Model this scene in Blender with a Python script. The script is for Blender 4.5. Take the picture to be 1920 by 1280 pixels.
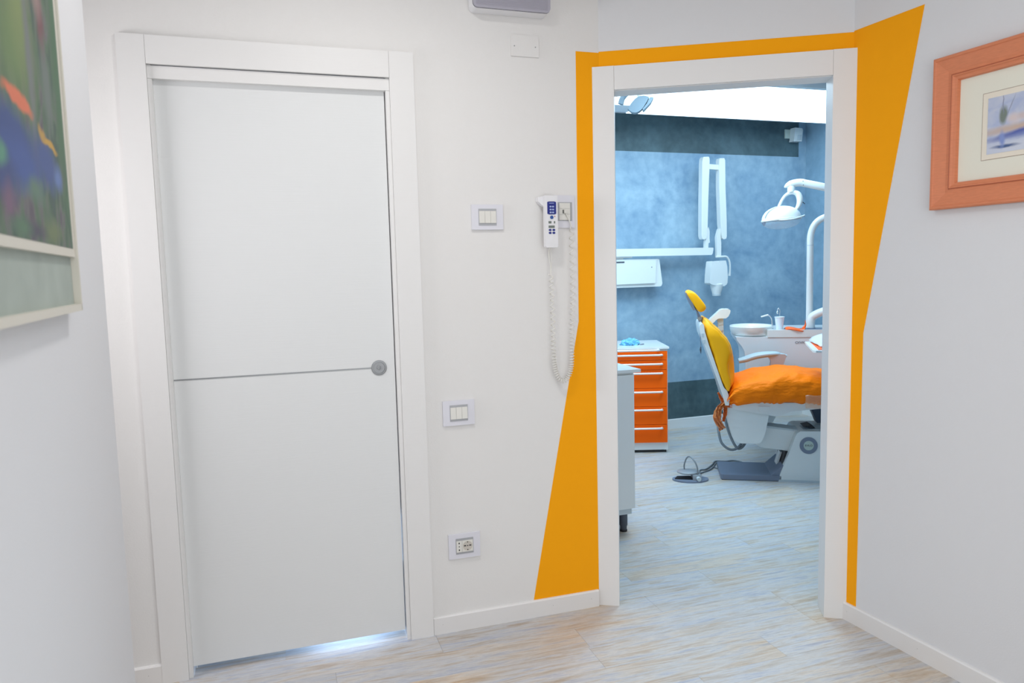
import bpy, bmesh, math, random
from mathutils import Vector, Matrix, noise
random.seed(7)
for o in list(bpy.data.objects): bpy.data.objects.remove(o, do_unlink=True)
SC = bpy.context.scene
COL = SC.collection
PI = math.pi
R = math.radians

# ------------------------------------------------------------------ camera
CAM_H = 1.40
cd = bpy.data.cameras.new('camera'); cam = bpy.data.objects.new('camera', cd); COL.objects.link(cam)
cam.location = (0, 0, CAM_H)
yaw, pitch, roll = 0.3089367, 0.0960933, -0.0247332
F = Vector((math.sin(yaw)*math.cos(pitch), math.cos(yaw)*math.cos(pitch), -math.sin(pitch)))
R0 = Vector((math.cos(yaw), -math.sin(yaw), 0)); U0 = R0.cross(F)
RR = R0*math.cos(roll) + U0*math.sin(roll); UU = -R0*math.sin(roll) + U0*math.cos(roll)
cam.rotation_euler = Matrix((RR, UU, -F)).transposed().to_euler()
cd.sensor_fit = 'HORIZONTAL'; cd.sensor_width = 36.0
cd.lens = 1357.19/1920*36.0
cd.clip_start = 0.02
cd.dof.use_dof = True; cd.dof.focus_distance = 3.6; cd.dof.aperture_fstop = 5.0
SC.camera = cam

# ------------------------------------------------------------------ view, world, lights
vs = SC.view_settings
vs.view_transform = 'Standard'; vs.look = 'None'; vs.gamma = 1.0; vs.use_curve_mapping = False
vs.exposure = 0.0
w = bpy.data.worlds.new('world'); SC.world = w; w.use_nodes = True
w.node_tree.nodes['Background'].inputs[0].default_value = (0.9, 0.95, 1, 1)
w.node_tree.nodes['Background'].inputs[1].default_value = 0.2

def area(name, loc, size, power, color, target=None, size_y=None, spread=180):
    l = bpy.data.lights.new(name, 'AREA'); l.energy = power; l.color = color; l.size = size
    if size_y: l.shape = 'RECTANGLE'; l.size_y = size_y
    l.spread = R(spread)
    o = bpy.data.objects.new(name, l); COL.objects.link(o); o.location = loc
    if target: o.rotation_euler = (Vector(target)-Vector(loc)).to_track_quat('-Z', 'Y').to_euler()
    return o
WARM = (1.0, 0.975, 0.955)
area('hall_ceiling_lamp', (0.30, 1.80, 2.67), 0.18, 7.5, WARM, spread=160)
area('hall_fill_lamp', (1.0, 0.2, 2.6), 1.5, 13, (0.97, 0.98, 1.0))
area('hall_rear_fill', (0.65, -1.5, 1.2), 2.0, 29, (0.96, 0.98, 1.0), (0.9, 2.6, 1.1), 1.7)  # added soft fill in front of the rear wall, which has no window
area('hall_side_fill', (-1.35, 2.32, 1.7), 0.5, 11.5, (1.0, 0.97, 1.0), (-0.3, 2.66, 1.2))  # added unseen light that brightens the back wall strip beside wall_left
BLUE = (0.60, 0.84, 1.0)
area('surgery_lamp', (2.6, 3.9, 2.64), 1.0, 50, BLUE, None, 1.0)
area('surgery_daylight', (1.75, 4.3, 1.7), 1.1, 15, BLUE, (3.6, 4.3, 0.9))
area('side_room_lamp', (0.22, 3.18, 0.22), 0.30, 4.5, (0.45, 0.66, 1.0), (0.25, 2.7, 0.0))

# ------------------------------------------------------------------ materials
MATS = {}
def newmat(name):
    m = bpy.data.materials.new(name); m.use_nodes = True
    return m, m.node_tree, m.node_tree.nodes['Principled BSDF']
def srgb(r, g, b):
    f = lambda c: (c/255/12.92) if c/255 <= .04045 else ((c/255+.055)/1.055)**2.4
    return (f(r), f(g), f(b), 1)
def mat(name, col, rough=0.5, metal=0.0, bump=0, bscale=60, var=0, spec=0.5, stretch=None, coat=0, bdist=.002):
    if name in MATS: return MATS[name]
    m, nt, b = newmat(name)
    b.inputs['Base Color'].default_value = col
    b.inputs['Roughness'].default_value = rough; b.inputs['Metallic'].default_value = metal
    b.inputs['Specular IOR Level'].default_value = spec; b.inputs['Coat Weight'].default_value = coat
    if bump or var:
        tc = nt.nodes.new('ShaderNodeTexCoord'); n = nt.nodes.new('ShaderNodeTexNoise')
        mp = nt.nodes.new('ShaderNodeMapping'); nt.links.new(tc.outputs['Object'], mp.inputs[0])
        if stretch: mp.inputs['Scale'].default_value = stretch
        nt.links.new(mp.outputs[0], n.inputs['Vector']); n.inputs['Scale'].default_value = bscale
        n.inputs['Detail'].default_value = 4
        if bump:
            bp = nt.nodes.new('ShaderNodeBump'); bp.inputs['Strength'].default_value = bump; bp.inputs['Distance'].default_value = bdist
            nt.links.new(n.outputs['Fac'], bp.inputs['Height']); nt.links.new(bp.outputs[0], b.inputs['Normal'])
        if var:
            r = nt.nodes.new('ShaderNodeValToRGB')
            r.color_ramp.elements[0].position = .3; r.color_ramp.elements[1].position = .7
            r.color_ramp.elements[0].color = tuple(c*(1-var) for c in col[:3])+(1,)
            r.color_ramp.elements[1].color = tuple(min(1, c*(1+var)) for c in col[:3])+(1,)
            nt.links.new(n.outputs['Fac'], r.inputs[0]); nt.links.new(r.outputs[0], b.inputs['Base Color'])
    MATS[name] = m; return m
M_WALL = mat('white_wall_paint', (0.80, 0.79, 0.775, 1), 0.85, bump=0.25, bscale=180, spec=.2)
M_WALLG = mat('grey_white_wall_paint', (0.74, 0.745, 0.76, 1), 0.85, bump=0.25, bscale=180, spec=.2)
M_ORANGE = mat('orange_wall_paint', (1.0, 0.40, 0.001, 1), 0.85, bump=0.2, bscale=180, spec=.25)
M_CEIL = mat('ceiling_paint', (0.82, 0.82, 0.82, 1), 0.9)
M_DOOR = mat('white_door_laminate', (0.80, 0.795, 0.785, 1), 0.42, bump=0.10, bscale=34, stretch=(.25, 1, 9), spec=.4)
M_DOORP = mat('white_door_panel_laminate', (0.76, 0.775, 0.775, 1), 0.45, bump=0.12, bscale=34, stretch=(.25, 1, 9), spec=.4)
M_BASE = mat('white_baseboard', (0.80, 0.79, 0.78, 1), 0.4)
M_ALU = mat('brushed_aluminium', (0.30, 0.31, 0.32, 1), 0.45, 0.8)
M_GREYP = mat('satin_grey_plate', (0.40, 0.41, 0.43, 1), 0.4, 0.3)
M_CHROME = mat('chrome', (0.8, 0.82, 0.84, 1), 0.12, 1)
M_WPLAST = mat('white_plastic', (0.82, 0.82, 0.84, 1), 0.35)
M_CREAMP = mat('cream_plastic', (0.76, 0.75, 0.70, 1), 0.35)
M_LILAC = mat('lilac_white_plastic', (0.74, 0.74, 0.80, 1), 0.35)
M_BLACK = mat('black', (0.01, 0.01, 0.012, 1), 0.5)
M_NAVY = mat('navy_keypad', (0.01, 0.02, 0.22, 1), 0.35)
M_PALEB = mat('pale_blue_key', (0.40, 0.48, 0.75, 1), 0.4)
M_LCD = mat('lcd_grey', (0.16, 0.19, 0.17, 1), 0.3)
M_MEDW = mat('medical_white', (0.76, 0.775, 0.76, 1), 0.28, coat=.3)
M_MEDG = mat('medical_pale_grey', (0.55, 0.60, 0.62, 1), 0.35)
M_STEELB = mat('blue_grey_plastic', (0.19, 0.22, 0.29, 1), 0.45)
M_DARKP = mat('dark_grey_plastic', (0.07, 0.08, 0.10, 1), 0.5)
M_HOSE = mat('grey_hose', (0.16, 0.18, 0.20, 1), 0.5)
M_YEL = mat('yellow_vinyl', (1.0, 0.44, 0.004, 1), 0.45, spec=.25)
M_COVER = mat('orange_cover_film', (1.0, 0.21, 0.001, 1), 0.55, bump=1.0, bscale=11, spec=.15, stretch=(1, 1.4, 2.4), bdist=.018)
M_COVERD = mat('orange_film_scrap', (0.75, 0.17, 0.03, 1), 0.45)
M_DRAWER = mat('orange_drawer_front', (1.0, 0.125, 0.001, 1), 0.5, spec=.15)
M_MAT = mat('orange_silicone', (0.95, 0.13, 0.01, 1), 0.5)
M_HANDLE = mat('pale_metal_handle', (0.80, 0.74, 0.70, 1), 0.35, .4)
M_FRAME = mat('salmon_wood_frame', srgb(214, 130, 90), 0.5, bump=.15, bscale=40, stretch=(1, 1, 6), var=.06)
M_FRAMED = mat('salmon_wood_frame_edge', srgb(168, 88, 60), 0.5)
M_MATB = mat('cream_mat_board', srgb(232, 230, 215), 0.9)
M_MATI = mat('cream_inner_mat', srgb(234, 226, 210), 0.9)
M_MATL = mat('brown_ink_line', srgb(150, 130, 112), 0.9)
M_CREAMF = mat('cream_frame', srgb(212, 208, 196), 0.6)
M_GMAT = mat('grey_green_board', srgb(166, 176, 168), 0.8, var=.08, bscale=12)
M_SPK = mat('lilac_grille', srgb(176, 174, 186), 0.5)
M_SENS = mat('aged_white_plastic', (0.55, 0.62, 0.55, 1), 0.4)
M_GLOVE = mat('blue_nitrile', (0.18, 0.50, 0.75, 1), 0.45)
M_BADGE = mat('badge_face', (0.48, 0.56, 0.50, 1), 0.5)

def plaster(name, c1, c2):
    m, nt, b = newmat(name)
    tc = nt.nodes.new('ShaderNodeTexCoord'); n = nt.nodes.new('ShaderNodeTexNoise'); n.inputs['Scale'].default_value = 2.2
    n.inputs['Detail'].default_value = 7; n.inputs['Roughness'].default_value = .62; n.inputs['Distortion'].default_value = .8
    nt.links.new(tc.outputs['Object'], n.inputs['Vector'])
    n2 = nt.nodes.new('ShaderNodeTexNoise'); n2.inputs['Scale'].default_value = 14; n2.inputs['Detail'].default_value = 6
    nt.links.new(tc.outputs['Object'], n2.inputs['Vector'])
    mx = nt.nodes.new('ShaderNodeMix'); mx.inputs['Factor'].default_value = .35
    nt.links.new(n.outputs['Fac'], mx.inputs['A']); nt.links.new(n2.outputs['Fac'], mx.inputs['B'])
    r = nt.nodes.new('ShaderNodeValToRGB'); r.color_ramp.elements[0].position = .36; r.color_ramp.elements[1].position = .62
    r.color_ramp.elements[0].color = c1; r.color_ramp.elements[1].color = c2
    nt.links.new(mx.outputs['Result'], r.inputs[0]); nt.links.new(r.outputs[0], b.inputs['Base Color'])
    b.inputs['Roughness'].default_value = .55
    return m
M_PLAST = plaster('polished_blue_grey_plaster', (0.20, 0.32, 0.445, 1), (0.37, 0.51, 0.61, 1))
M_BAND = plaster('dark_slate_plaster', (0.040, 0.072, 0.082, 1), (0.095, 0.155, 0.175, 1))
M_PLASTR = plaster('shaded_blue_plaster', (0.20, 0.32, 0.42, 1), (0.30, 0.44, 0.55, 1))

def floormat():
    m, nt, b = newmat('whitewashed_wood_plank')
    N = nt.nodes.new; Lk = nt.links.new
    g = N('ShaderNodeNewGeometry'); oi = N('ShaderNodeObjectInfo')
    cmb = N('ShaderNodeCombineXYZ'); mul = N('ShaderNodeMath'); mul.operation = 'MULTIPLY'; mul.inputs[1].default_value = 37
    Lk(oi.outputs['Random'], mul.inputs[0]); Lk(mul.outputs[0], cmb.inputs[2]); Lk(mul.outputs[0], cmb.inputs[0])
    add = N('ShaderNodeVectorMath'); add.operation = 'ADD'; Lk(g.outputs['Position'], add.inputs[0]); Lk(cmb.outputs[0], add.inputs[1])
    def nz(sc, vec, det=6, dist=0, rough=.6):
        mp = N('ShaderNodeMapping'); mp.inputs['Scale'].default_value = vec; Lk(add.outputs[0], mp.inputs[0])
        n = N('ShaderNodeTexNoise'); n.inputs['Scale'].default_value = sc; n.inputs['Detail'].default_value = det
        n.inputs['Distortion'].default_value = dist; n.inputs['Roughness'].default_value = rough
        Lk(mp.outputs[0], n.inputs['Vector']); return n
    def ramp(src, stops):
        r = N('ShaderNodeValToRGB'); e = r.color_ramp.elements
        e[0].position, e[0].color = stops[0]; e[1].position, e[1].color = stops[-1]
        for p, c in stops[1:-1]:
            x = e.new(p); x.color = c
        Lk(src, r.inputs[0]); return r
    big = nz(4.5, (.8, 9, 1), 7, .5, .68)
    base = ramp(big.outputs['Fac'], [(.32, (.47, .375, .28, 1)), (.43, (.545, .49, .43, 1)), (.53, (.60, .59, .575, 1)), (.66, (.42, .44, .51, 1))])
    cl_ = nz(1.5, (.8, 2.2, 1), 4, .8, .6)
    cr = ramp(cl_.outputs['Fac'], [(.36, (1.08, .97, .84, 1)), (.50, (1, 1, 1, 1)), (.62, (.95, .98, 1.03, 1))])
    mc = N('ShaderNodeMix'); mc.data_type = 'RGBA'; mc.blend_type = 'MULTIPLY'; mc.inputs['Factor'].default_value = 1
    Lk(base.outputs[0], mc.inputs['A']); Lk(cr.outputs[0], mc.inputs['B'])
    fine = nz(15.0, (1.1, 22, 1), 9, .6, .78)
    fr = ramp(fine.outputs['Fac'], [(.34, (.66, .66, .70, 1)), (.50, (1, 1, 1, 1)), (.68, (1.12, 1.12, 1.12, 1))])
    mx = N('ShaderNodeMix'); mx.data_type = 'RGBA'; mx.blend_type = 'MULTIPLY'; mx.inputs['Factor'].default_value = .85
    Lk(mc.outputs['Result'], mx.inputs['A']); Lk(fr.outputs[0], mx.inputs['B'])
    kn = nz(14.0, (1.0, 6, 1), 9, 1.2, .8)
    kr = ramp(kn.outputs['Fac'], [(.31, (.2, .2, .2, 1)), (.38, (1, 1, 1, 1))])
    mx2 = N('ShaderNodeMix'); mx2.data_type = 'RGBA'; mx2.blend_type = 'MIX'
    Lk(kr.outputs[0], mx2.inputs['Factor']); mx2.inputs['A'].default_value = (.33, .32, .36, 1); Lk(mx.outputs['Result'], mx2.inputs['B'])
    hs = N('ShaderNodeHueSaturation'); Lk(mx2.outputs['Result'], hs.inputs['Color'])
    mr = N('ShaderNodeMapRange'); Lk(oi.outputs['Random'], mr.inputs[0]); mr.inputs[3].default_value = .96; mr.inputs[4].default_value = 1.04
    Lk(mr.outputs[0], hs.inputs['Value']); Lk(hs.outputs[0], b.inputs['Base Color'])
    b.inputs['Roughness'].default_value = .42; b.inputs['Specular IOR Level'].default_value = .4
    bp = N('ShaderNodeBump'); bp.inputs['Strength'].default_value = .15; bp.inputs['Distance'].default_value = .002
    Lk(fine.outputs['Fac'], bp.inputs['Height']); Lk(bp.outputs[0], b.inputs['Normal'])
    return m
M_FLOOR = floormat()
M_SUB = mat('subfloor_joint', (0.42, 0.39, 0.36, 1), 0.9)

def emis(name, col, s):
    m, nt, b = newmat(name); b.inputs['Base Color'].default_value = (.8, .8, .8, 1)
    b.inputs['Emission Color'].default_value = col; b.inputs['Emission Strength'].default_value = s
    return m
M_LIGHT = emis('luminous_ceiling_diffuser', (0.62, 0.84, 1.0, 1), 3.5)
def glass(name, col=(.9, .97, 1, 1), alpha=.35):
    m, nt, b = newmat(name); b.inputs['Base Color'].default_value = col; b.inputs['Roughness'].default_value = .08
    b.inputs['Alpha'].default_value = alpha; b.inputs['Specular IOR Level'].default_value = .8
    return m
M_GLASS = glass('lamp_glass', alpha=.18); M_CUP = glass('translucent_cup', (.85, .92, 1, 1), .78)
M_FILM = glass('clear_film', (.80, .42, .22, 1), .30)

def painting(name, base_stops, blobs, streak=(18, 1, 1.6), nscale=2.0, wob=.03, axis=(1, 1, 1)):
    """flat paint: streaky ground plus brush marks; object coords x (along), z (up)"""
    m, nt, b = newmat(name); N = nt.nodes.new; Lk = nt.links.new
    tc = N('ShaderNodeTexCoord'); mp = N('ShaderNodeMapping'); mp.inputs['Scale'].default_value = streak; Lk(tc.outputs['Object'], mp.inputs[0])
    n = N('ShaderNodeTexNoise'); n.inputs['Scale'].default_value = nscale; n.inputs['Detail'].default_value = 5; n.inputs['Distortion'].default_value = .5
    Lk(mp.outputs[0], n.inputs['Vector'])
    r = N('ShaderNodeValToRGB'); e = r.color_ramp.elements
    e[0].position, e[0].color = base_stops[0]; e[1].position, e[1].color = base_stops[-1]
    for p, c in base_stops[1:-1]:
        x = e.new(p); x.color = c
    Lk(n.outputs['Fac'], r.inputs[0]); cur = r.outputs[0]
    wn = N('ShaderNodeTexNoise'); wn.inputs['Scale'].default_value = 22; Lk(tc.outputs['Object'], wn.inputs['Vector'])
    ws = N('ShaderNodeVectorMath'); ws.operation = 'MULTIPLY_ADD'; Lk(wn.outputs['Color'], ws.inputs[0])
    ws.inputs[1].default_value = (wob*2, 0, wob*2); ws.inputs[2].default_value = (-wob, 0, -wob)
    wp = N('ShaderNodeVectorMath'); wp.operation = 'ADD'; Lk(tc.outputs['Object'], wp.inputs[0]); Lk(ws.outputs[0], wp.inputs[1])
    for cx, cz, rx, rz, ang, col, soft in blobs:
        q = N('ShaderNodeMapping'); q.vector_type = 'TEXTURE'; q.inputs['Location'].default_value = (cx, 0, cz)
        q.inputs['Rotation'].default_value = (0, -R(ang), 0); q.inputs['Scale'].default_value = (rx, 10, rz)
        Lk(wp.outputs[0], q.inputs[0])
        ln = N('ShaderNodeVectorMath'); ln.operation = 'LENGTH'; Lk(q.outputs[0], ln.inputs[0])
        mr = N('ShaderNodeMapRange'); mr.inputs[1].default_value = 1+soft; mr.inputs[2].default_value = 1-soft; Lk(ln.outputs['Value'], mr.inputs[0])
        mx = N('ShaderNodeMix'); mx.data_type = 'RGBA'; Lk(mr.outputs[0], mx.inputs['Factor']); Lk(cur, mx.inputs['A']); mx.inputs['B'].default_value = col
        cur = mx.outputs['Result']
    Lk(cur, b.inputs['Base Color']); b.inputs['Roughness'].default_value = .6
    return m

# ------------------------------------------------------------------ helpers
def link(name, me, m, parent=None, loc=(0, 0, 0), rotz=0, smooth=False):
    o = bpy.data.objects.new(name, me); COL.objects.link(o)
    if m and not me.materials: me.materials.append(m)
    if parent: o.parent = parent
    o.location = loc; o.rotation_euler = (0, 0, rotz)
    if smooth:
        for p in me.polygons: p.use_smooth = True
    return o
def fin(name, bm, m, parent=None, smooth=False, bev=0, seg=2, **k):
    if bev:
        es = [e for e in bm.edges if len(e.link_faces) == 2 and e.calc_face_angle(0) > R(28)]
        bmesh.ops.bevel(bm, geom=es, offset=bev, segments=seg, affect='EDGES', profile=.5, clamp_overlap=True)
    bmesh.ops.recalc_face_normals(bm, faces=bm.faces)
    me = bpy.data.meshes.new(name); bm.to_mesh(me); bm.free()
    o = link(name, me, m, parent, **k)
    if smooth or bev:
        for p in me.polygons: p.use_smooth = True
        try: me.set_sharp_from_angle(angle=R(38))
        except Exception: pass
    return o
def abox(bm, x0, x1, y0, y1, z0, z1):
    vs_ = [bm.verts.new((x, y, z)) for x in (x0, x1) for y in (y0, y1) for z in (z0, z1)]
    for f in ((0, 1, 3, 2), (4, 6, 7, 5), (0, 4, 5, 1), (2, 3, 7, 6), (0, 2, 6, 4), (1, 5, 7, 3)):
        bm.faces.new([vs_[i] for i in f])
def box(name, b, m, parent=None, bev=0, seg=2, **k):
    bm = bmesh.new(); abox(bm, *b); return fin(name, bm, m, parent, bev=bev, seg=seg, **k)
def ext(bm, pts, y0, y1):
    """profile in (x,z) extruded along y"""
    a = [bm.verts.new((p[0], y0, p[1])) for p in pts]; b_ = [bm.verts.new((p[0], y1, p[1])) for p in pts]
    n = len(pts); bm.faces.new(a); bm.faces.new(b_[::-1])
    for i in range(n):
        j = (i+1) % n; bm.faces.new((a[j], a[i], b_[i], b_[j]))
def prof(name, pts, y0, y1, m, parent=None, bev=0, seg=2, **k):
    bm = bmesh.new(); ext(bm, pts, y0, y1); return fin(name, bm, m, parent, bev=bev, seg=seg, **k)
def plan(bm, pts, z0, z1):
    a = [bm.verts.new((p[0], p[1], z0)) for p in pts]; b_ = [bm.verts.new((p[0], p[1], z1)) for p in pts]
    n = len(pts); bm.faces.new(a[::-1]); bm.faces.new(b_)
    for i in range(n):
        j = (i+1) % n; bm.faces.new((a[i], a[j], b_[j], b_[i]))
def prism(name, pts, z0, z1, m, parent=None, bev=0, **k):
    bm = bmesh.new(); plan(bm, pts, z0, z1); return fin(name, bm, m, parent, bev=bev, **k)
def smoothpts(pts, n=8):
    P = [Vector(p) for p in pts]; P = [P[0]*2-P[1]]+P+[P[-1]*2-P[-2]]; out = []
    for i in range(1, len(P)-2):
        for k in range(n):
            t = k/n
            out.append(.5*((2*P[i])+(-P[i-1]+P[i+1])*t+(2*P[i-1]-5*P[i]+4*P[i+1]-P[i+2])*t*t+(-P[i-1]+3*P[i]-3*P[i+1]+P[i+2])*t**3))
    out.append(P[-2]); return out
def tube(bm, pts, r, seg=12, flat=1.0):
    """r scalar or list"""
    P = [Vector(p) for p in pts]; n = len(P); rs = r if isinstance(r, (list, tuple)) else [r]*n
    up = Vector((0, 0, 1)); T0 = (P[1]-P[0]).normalized()
    if abs(T0.dot(up)) > .95: up = Vector((0, 1, 0))
    nrm = (up-T0*up.dot(T0)).normalized(); rings = []
    for i in range(n):
        T = (P[min(i+1, n-1)]-P[max(i-1, 0)]).normalized()
        nrm = (nrm-T*nrm.dot(T)).normalized(); bn = T.cross(nrm)
        rings.append([bm.verts.new(P[i]+(nrm*math.cos(a)+bn*math.sin(a)*flat)*rs[i]) for a in [2*PI*k/seg for k in range(seg)]])
    for i in range(n-1):
        for k in range(seg):
            j = (k+1) % seg; bm.faces.new((rings[i][k], rings[i][j], rings[i+1][j], rings[i+1][k]))
    bm.faces.new(rings[0][::-1]); bm.faces.new(rings[-1])
def pipe(name, pts, r, m, parent=None, sm=8, seg=12, **k):
    bm = bmesh.new()
    if sm:
        if isinstance(r, (list, tuple)):
            rr = []
            for i in range(len(r)-1): rr += [r[i]+(r[i+1]-r[i])*q/sm for q in range(sm)]
            rr.append(r[-1]); r = rr
        pts = smoothpts(pts, sm)
    tube(bm, pts, r, seg); return fin(name, bm, m, parent, smooth=True, **k)
def lathe(bm, prf, c=(0, 0, 0), seg=32, sx=1, sy=1, axis='z', cap=True):
    rings = []
    for r, h in prf:
        ring = []
        for k in range(seg):
            a = 2*PI*k/seg; x, y = r*math.cos(a)*sx, r*math.sin(a)*sy
            v = (x, y, h) if axis == 'z' else ((x, h, y) if axis == 'y' else (h, x, y))
            ring.append(bm.verts.new((v[0]+c[0], v[1]+c[1], v[2]+c[2])))
        rings.append(ring)
    for i in range(len(rings)-1):
        for k in range(seg):
            j = (k+1) % seg; bm.faces.new((rings[i][k], rings[i][j], rings[i+1][j], rings[i+1][k]))
    if cap: bm.faces.new(rings[0][::-1]); bm.faces.new(rings[-1])
def turn(name, prf, m, parent=None, c=(0, 0, 0), **k):
    kw = {q: k.pop(q) for q in ('seg', 'sx', 'sy', 'axis', 'cap') if q in k}
    bm = bmesh.new(); lathe(bm, prf, c, **kw); return fin(name, bm, m, parent, smooth=True, **k)
def thing(name, label, cat, loc=(0, 0, 0), rotz=0, group=None):
    o = bpy.data.objects.new(name, None); COL.objects.link(o); o.location = loc; o.rotation_euler = (0, 0, rotz)
    o['label'] = label; o['category'] = cat; o.empty_display_size = .05
    if group: o['group'] = group
    return o
def tag(o, label, cat, group=None):
    o['label'] = label; o['category'] = cat
    if group: o['group'] = group
    return o
def structure(o): o['kind'] = 'structure'; return o
def sempty(name, loc, rotz):
    o = bpy.data.objects.new(name, None); COL.objects.link(o); o.location = loc; o.rotation_euler = (0, 0, rotz)
    return structure(o)
def text(name, s, size, m, parent, loc, rot=(PI/2, 0, 0), depth=.0004, sx=1):
    c = bpy.data.curves.new(name, 'FONT'); c.body = s; c.size = size; c.align_x = 'CENTER'; c.align_y = 'CENTER'; c.extrude = depth
    t = bpy.data.objects.new(name, c); COL.objects.link(t)
    dg = bpy.context.evaluated_depsgraph_get(); me = bpy.data.meshes.new_from_object(t.evaluated_get(dg))
    bpy.data.objects.remove(t); me.materials.clear()
    o = link(name, me, m, parent, loc); o.rotation_euler = rot; o.scale = (sx, 1, 1); return o

# ------------------------------------------------------------------ frames of the walls
YA = 2.6773; XC = 1.2393
AB = R(27.9128); AC = R(4.3683); SB = 0.9378
C0 = Vector((XC+SB*math.cos(AB), YA-SB*math.sin(AB), 0))
FA = ((0, YA, 0), 0.0)
FB = ((XC, YA, 0), -AB)
FC = (tuple(C0), -(PI/2-AC))
D0 = (-0.407, 2.0, 0); FD = (D0, PI/2+AC)
def Bw(s, y):  # wall_angled local -> world
    return (XC+s*math.cos(AB)+y*math.sin(AB), YA-s*math.sin(AB)+y*math.cos(AB))
H2 = 2.70
TH = 0.09

# ------------------------------------------------------------------ floor
sub = box('floor', (-1.7, 5.0, -1.8, 5.9, -0.12, -0.0035), M_SUB); structure(sub)
PW, PL, GAP = 0.1524, 0.9144, 0.00025
pme = None
def plankmesh():
    bm = bmesh.new(); l, w_ = PL/2-GAP, PW/2-GAP; c = .0003
    top = [bm.verts.new((sx*(l-c), sy*(w_-c), 0)) for sx, sy in ((-1, -1), (1, -1), (1, 1), (-1, 1))]
    mid = [bm.verts.new((sx*l, sy*w_, -c)) for sx, sy in ((-1, -1), (1, -1), (1, 1), (-1, 1))]
    bot = [bm.verts.new((sx*l, sy*w_, -.0034)) for sx, sy in ((-1, -1), (1, -1), (1, 1), (-1, 1))]
    bm.faces.new(top)
    for a, b_ in ((mid, top), (bot, mid)):
        for i in range(4):
            j = (i+1) % 4; bm.faces.new((a[i], a[j], b_[j], b_[i]))
    me = bpy.data.meshes.new('floor_plank'); bm.to_mesh(me); bm.free(); me.materials.append(M_FLOOR); return me
pme = plankmesh()
offs = {0: .510, -1: .12}
for r_ in range(-16, 20):
    yc = 2.6045+r_*PW+.0
    off = offs.get(r_, random.random()*PL)
    for k in range(-4, 7):
        xc_ = off+PL*(k+.5)
        x0, x1 = xc_-PL/2, xc_+PL/2
        if yc < 2.75:
            ok = x1 > -0.75-(.8 if 2.0 < yc < 2.7 else 0) and x0 < 2.25+.06*(2.2-yc) and yc > .2
        else:
            ok = x1 > 1.15 and x0 < 4.75 and yc < 5.65 or (yc < 3.2 and x1 > -.6 and x0 < 1.15)
        if ok:
            o = bpy.data.objects.new('floor_plank', pme); COL.objects.link(o); o.parent = sub; o.location = (xc_, yc, 0)
rear = box('floor_covering', (-1.5, 2.6, -1.6, .19, -.003, 0), M_FLOOR, sub)

# ------------------------------------------------------------------ hall walls
DX0, DX1, DZ1 = -0.385, 0.425, 2.115       # rough opening behind the casing of door_1
bm = bmesh.new()
abox(bm, -1.7, DX0, 0, TH, 0, H2); abox(bm, DX1, XC+.02, 0, TH, 0, H2); abox(bm, DX0, DX1, 0, TH, DZ1, H2)
wa = structure(fin('wall_back', bm, M_WALL, loc=FA[0]))
pb = .0012
prof('paint_stripe', [(1.142, 2.243), (1.137, 1.195), (.907, .0), (XC, .0), (XC, 2.243)], -pb, .004, M_ORANGE, wa)
bm = bmesh.new()
abox(bm, -.0, .045, 0, TH, 0, H2); abox(bm, .88, SB+.03, 0, TH, 0, H2); abox(bm, .045, .88, 0, TH, 2.11, H2)
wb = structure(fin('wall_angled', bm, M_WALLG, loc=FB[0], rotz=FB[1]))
box('paint_stripe', (-.0, SB, -pb, .004, 2.13, 2.247), M_ORANGE, wb)
bm = bmesh.new(); abox(bm, -.0, 4.0, 0, TH, 0, H2)
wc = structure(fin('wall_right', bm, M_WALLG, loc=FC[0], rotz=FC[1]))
prof('paint_stripe', [(0, .0), (.062, .0), (.069, 1.137), (.287, 2.249), (0, 2.251)], -pb, .004, M_ORANGE, wc)
bm = bmesh.new(); abox(bm, -3.8, 0, 0, .12, 0, H2)
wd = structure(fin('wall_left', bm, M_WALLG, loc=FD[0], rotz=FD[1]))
structure(box('wall_rear', (-1.7, 2.7, -1.75, -1.65, 0, H2), M_WALL))
structure(box('wall_passage', (-1.75, -1.65, -1.7, 2.8, 0, H2), M_WALL))
structure(prism('ceiling', [(-1.75, -1.75), (2.8, -1.75), (2.45, 2.2), (XC+.05, YA+.06), (-1.75, YA+.09)], H2, H2+.06, M_CEIL))

# baseboards
def baseboard(name, x0, x1, fr, m=M_BASE, h=.070, holes=()):
    bm = bmesh.new()
    pts = [(0, 0), (0, h), (-.008, h), (-.012, h-.005), (-.012, 0)]
    a = [bm.verts.new((x0, p[0], p[1])) for p in pts]; b_ = [bm.verts.new((x1, p[0], p[1])) for p in pts]
    bm.faces.new(a); bm.faces.new(b_[::-1])
    for i in range(5):
        j = (i+1) % 5; bm.faces.new((a[j], a[i], b_[i], b_[j]))
    o = structure(fin(name, bm, m, loc=fr[0], rotz=fr[1]))
    for hx in holes:
        turn('nail_hole', [(.0011, -.0124), (.0011, -.0118)], M_ALU, o, c=(hx, 0, .038), seg=8, axis='y')
    return o
baseboard('baseboard_back_left', -1.6, -.4575, FA, holes=(-.50,))
baseboard('baseboard_back', .5045, XC-.034, FA, holes=(.54, 1.0, 1.17))
baseboard('baseboard_right', .0, 4.0, FC, holes=(.03, .34))
baseboard('baseboard_left', -3.8, 0, FD)

# ------------------------------------------------------------------ door_1 (flush pocket door)
d1 = sempty('door_1', FA[0], 0)
CP = .015
X0, X1, X2, X3 = -.457, -.373, .415, .503; ZT, ZH = 2.192, 2.101
for a, b_ in ((X0, X1), (X2, X3)):
    o = box('casing', (a, b_, -CP, 0.0, 0, ZT), M_DOOR, d1, bev=.002)
box('header_casing', (X1+.0008, X2-.0008, -CP, 0.0, ZH, ZT-.0008), M_DOOR, d1, bev=.002)
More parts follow.
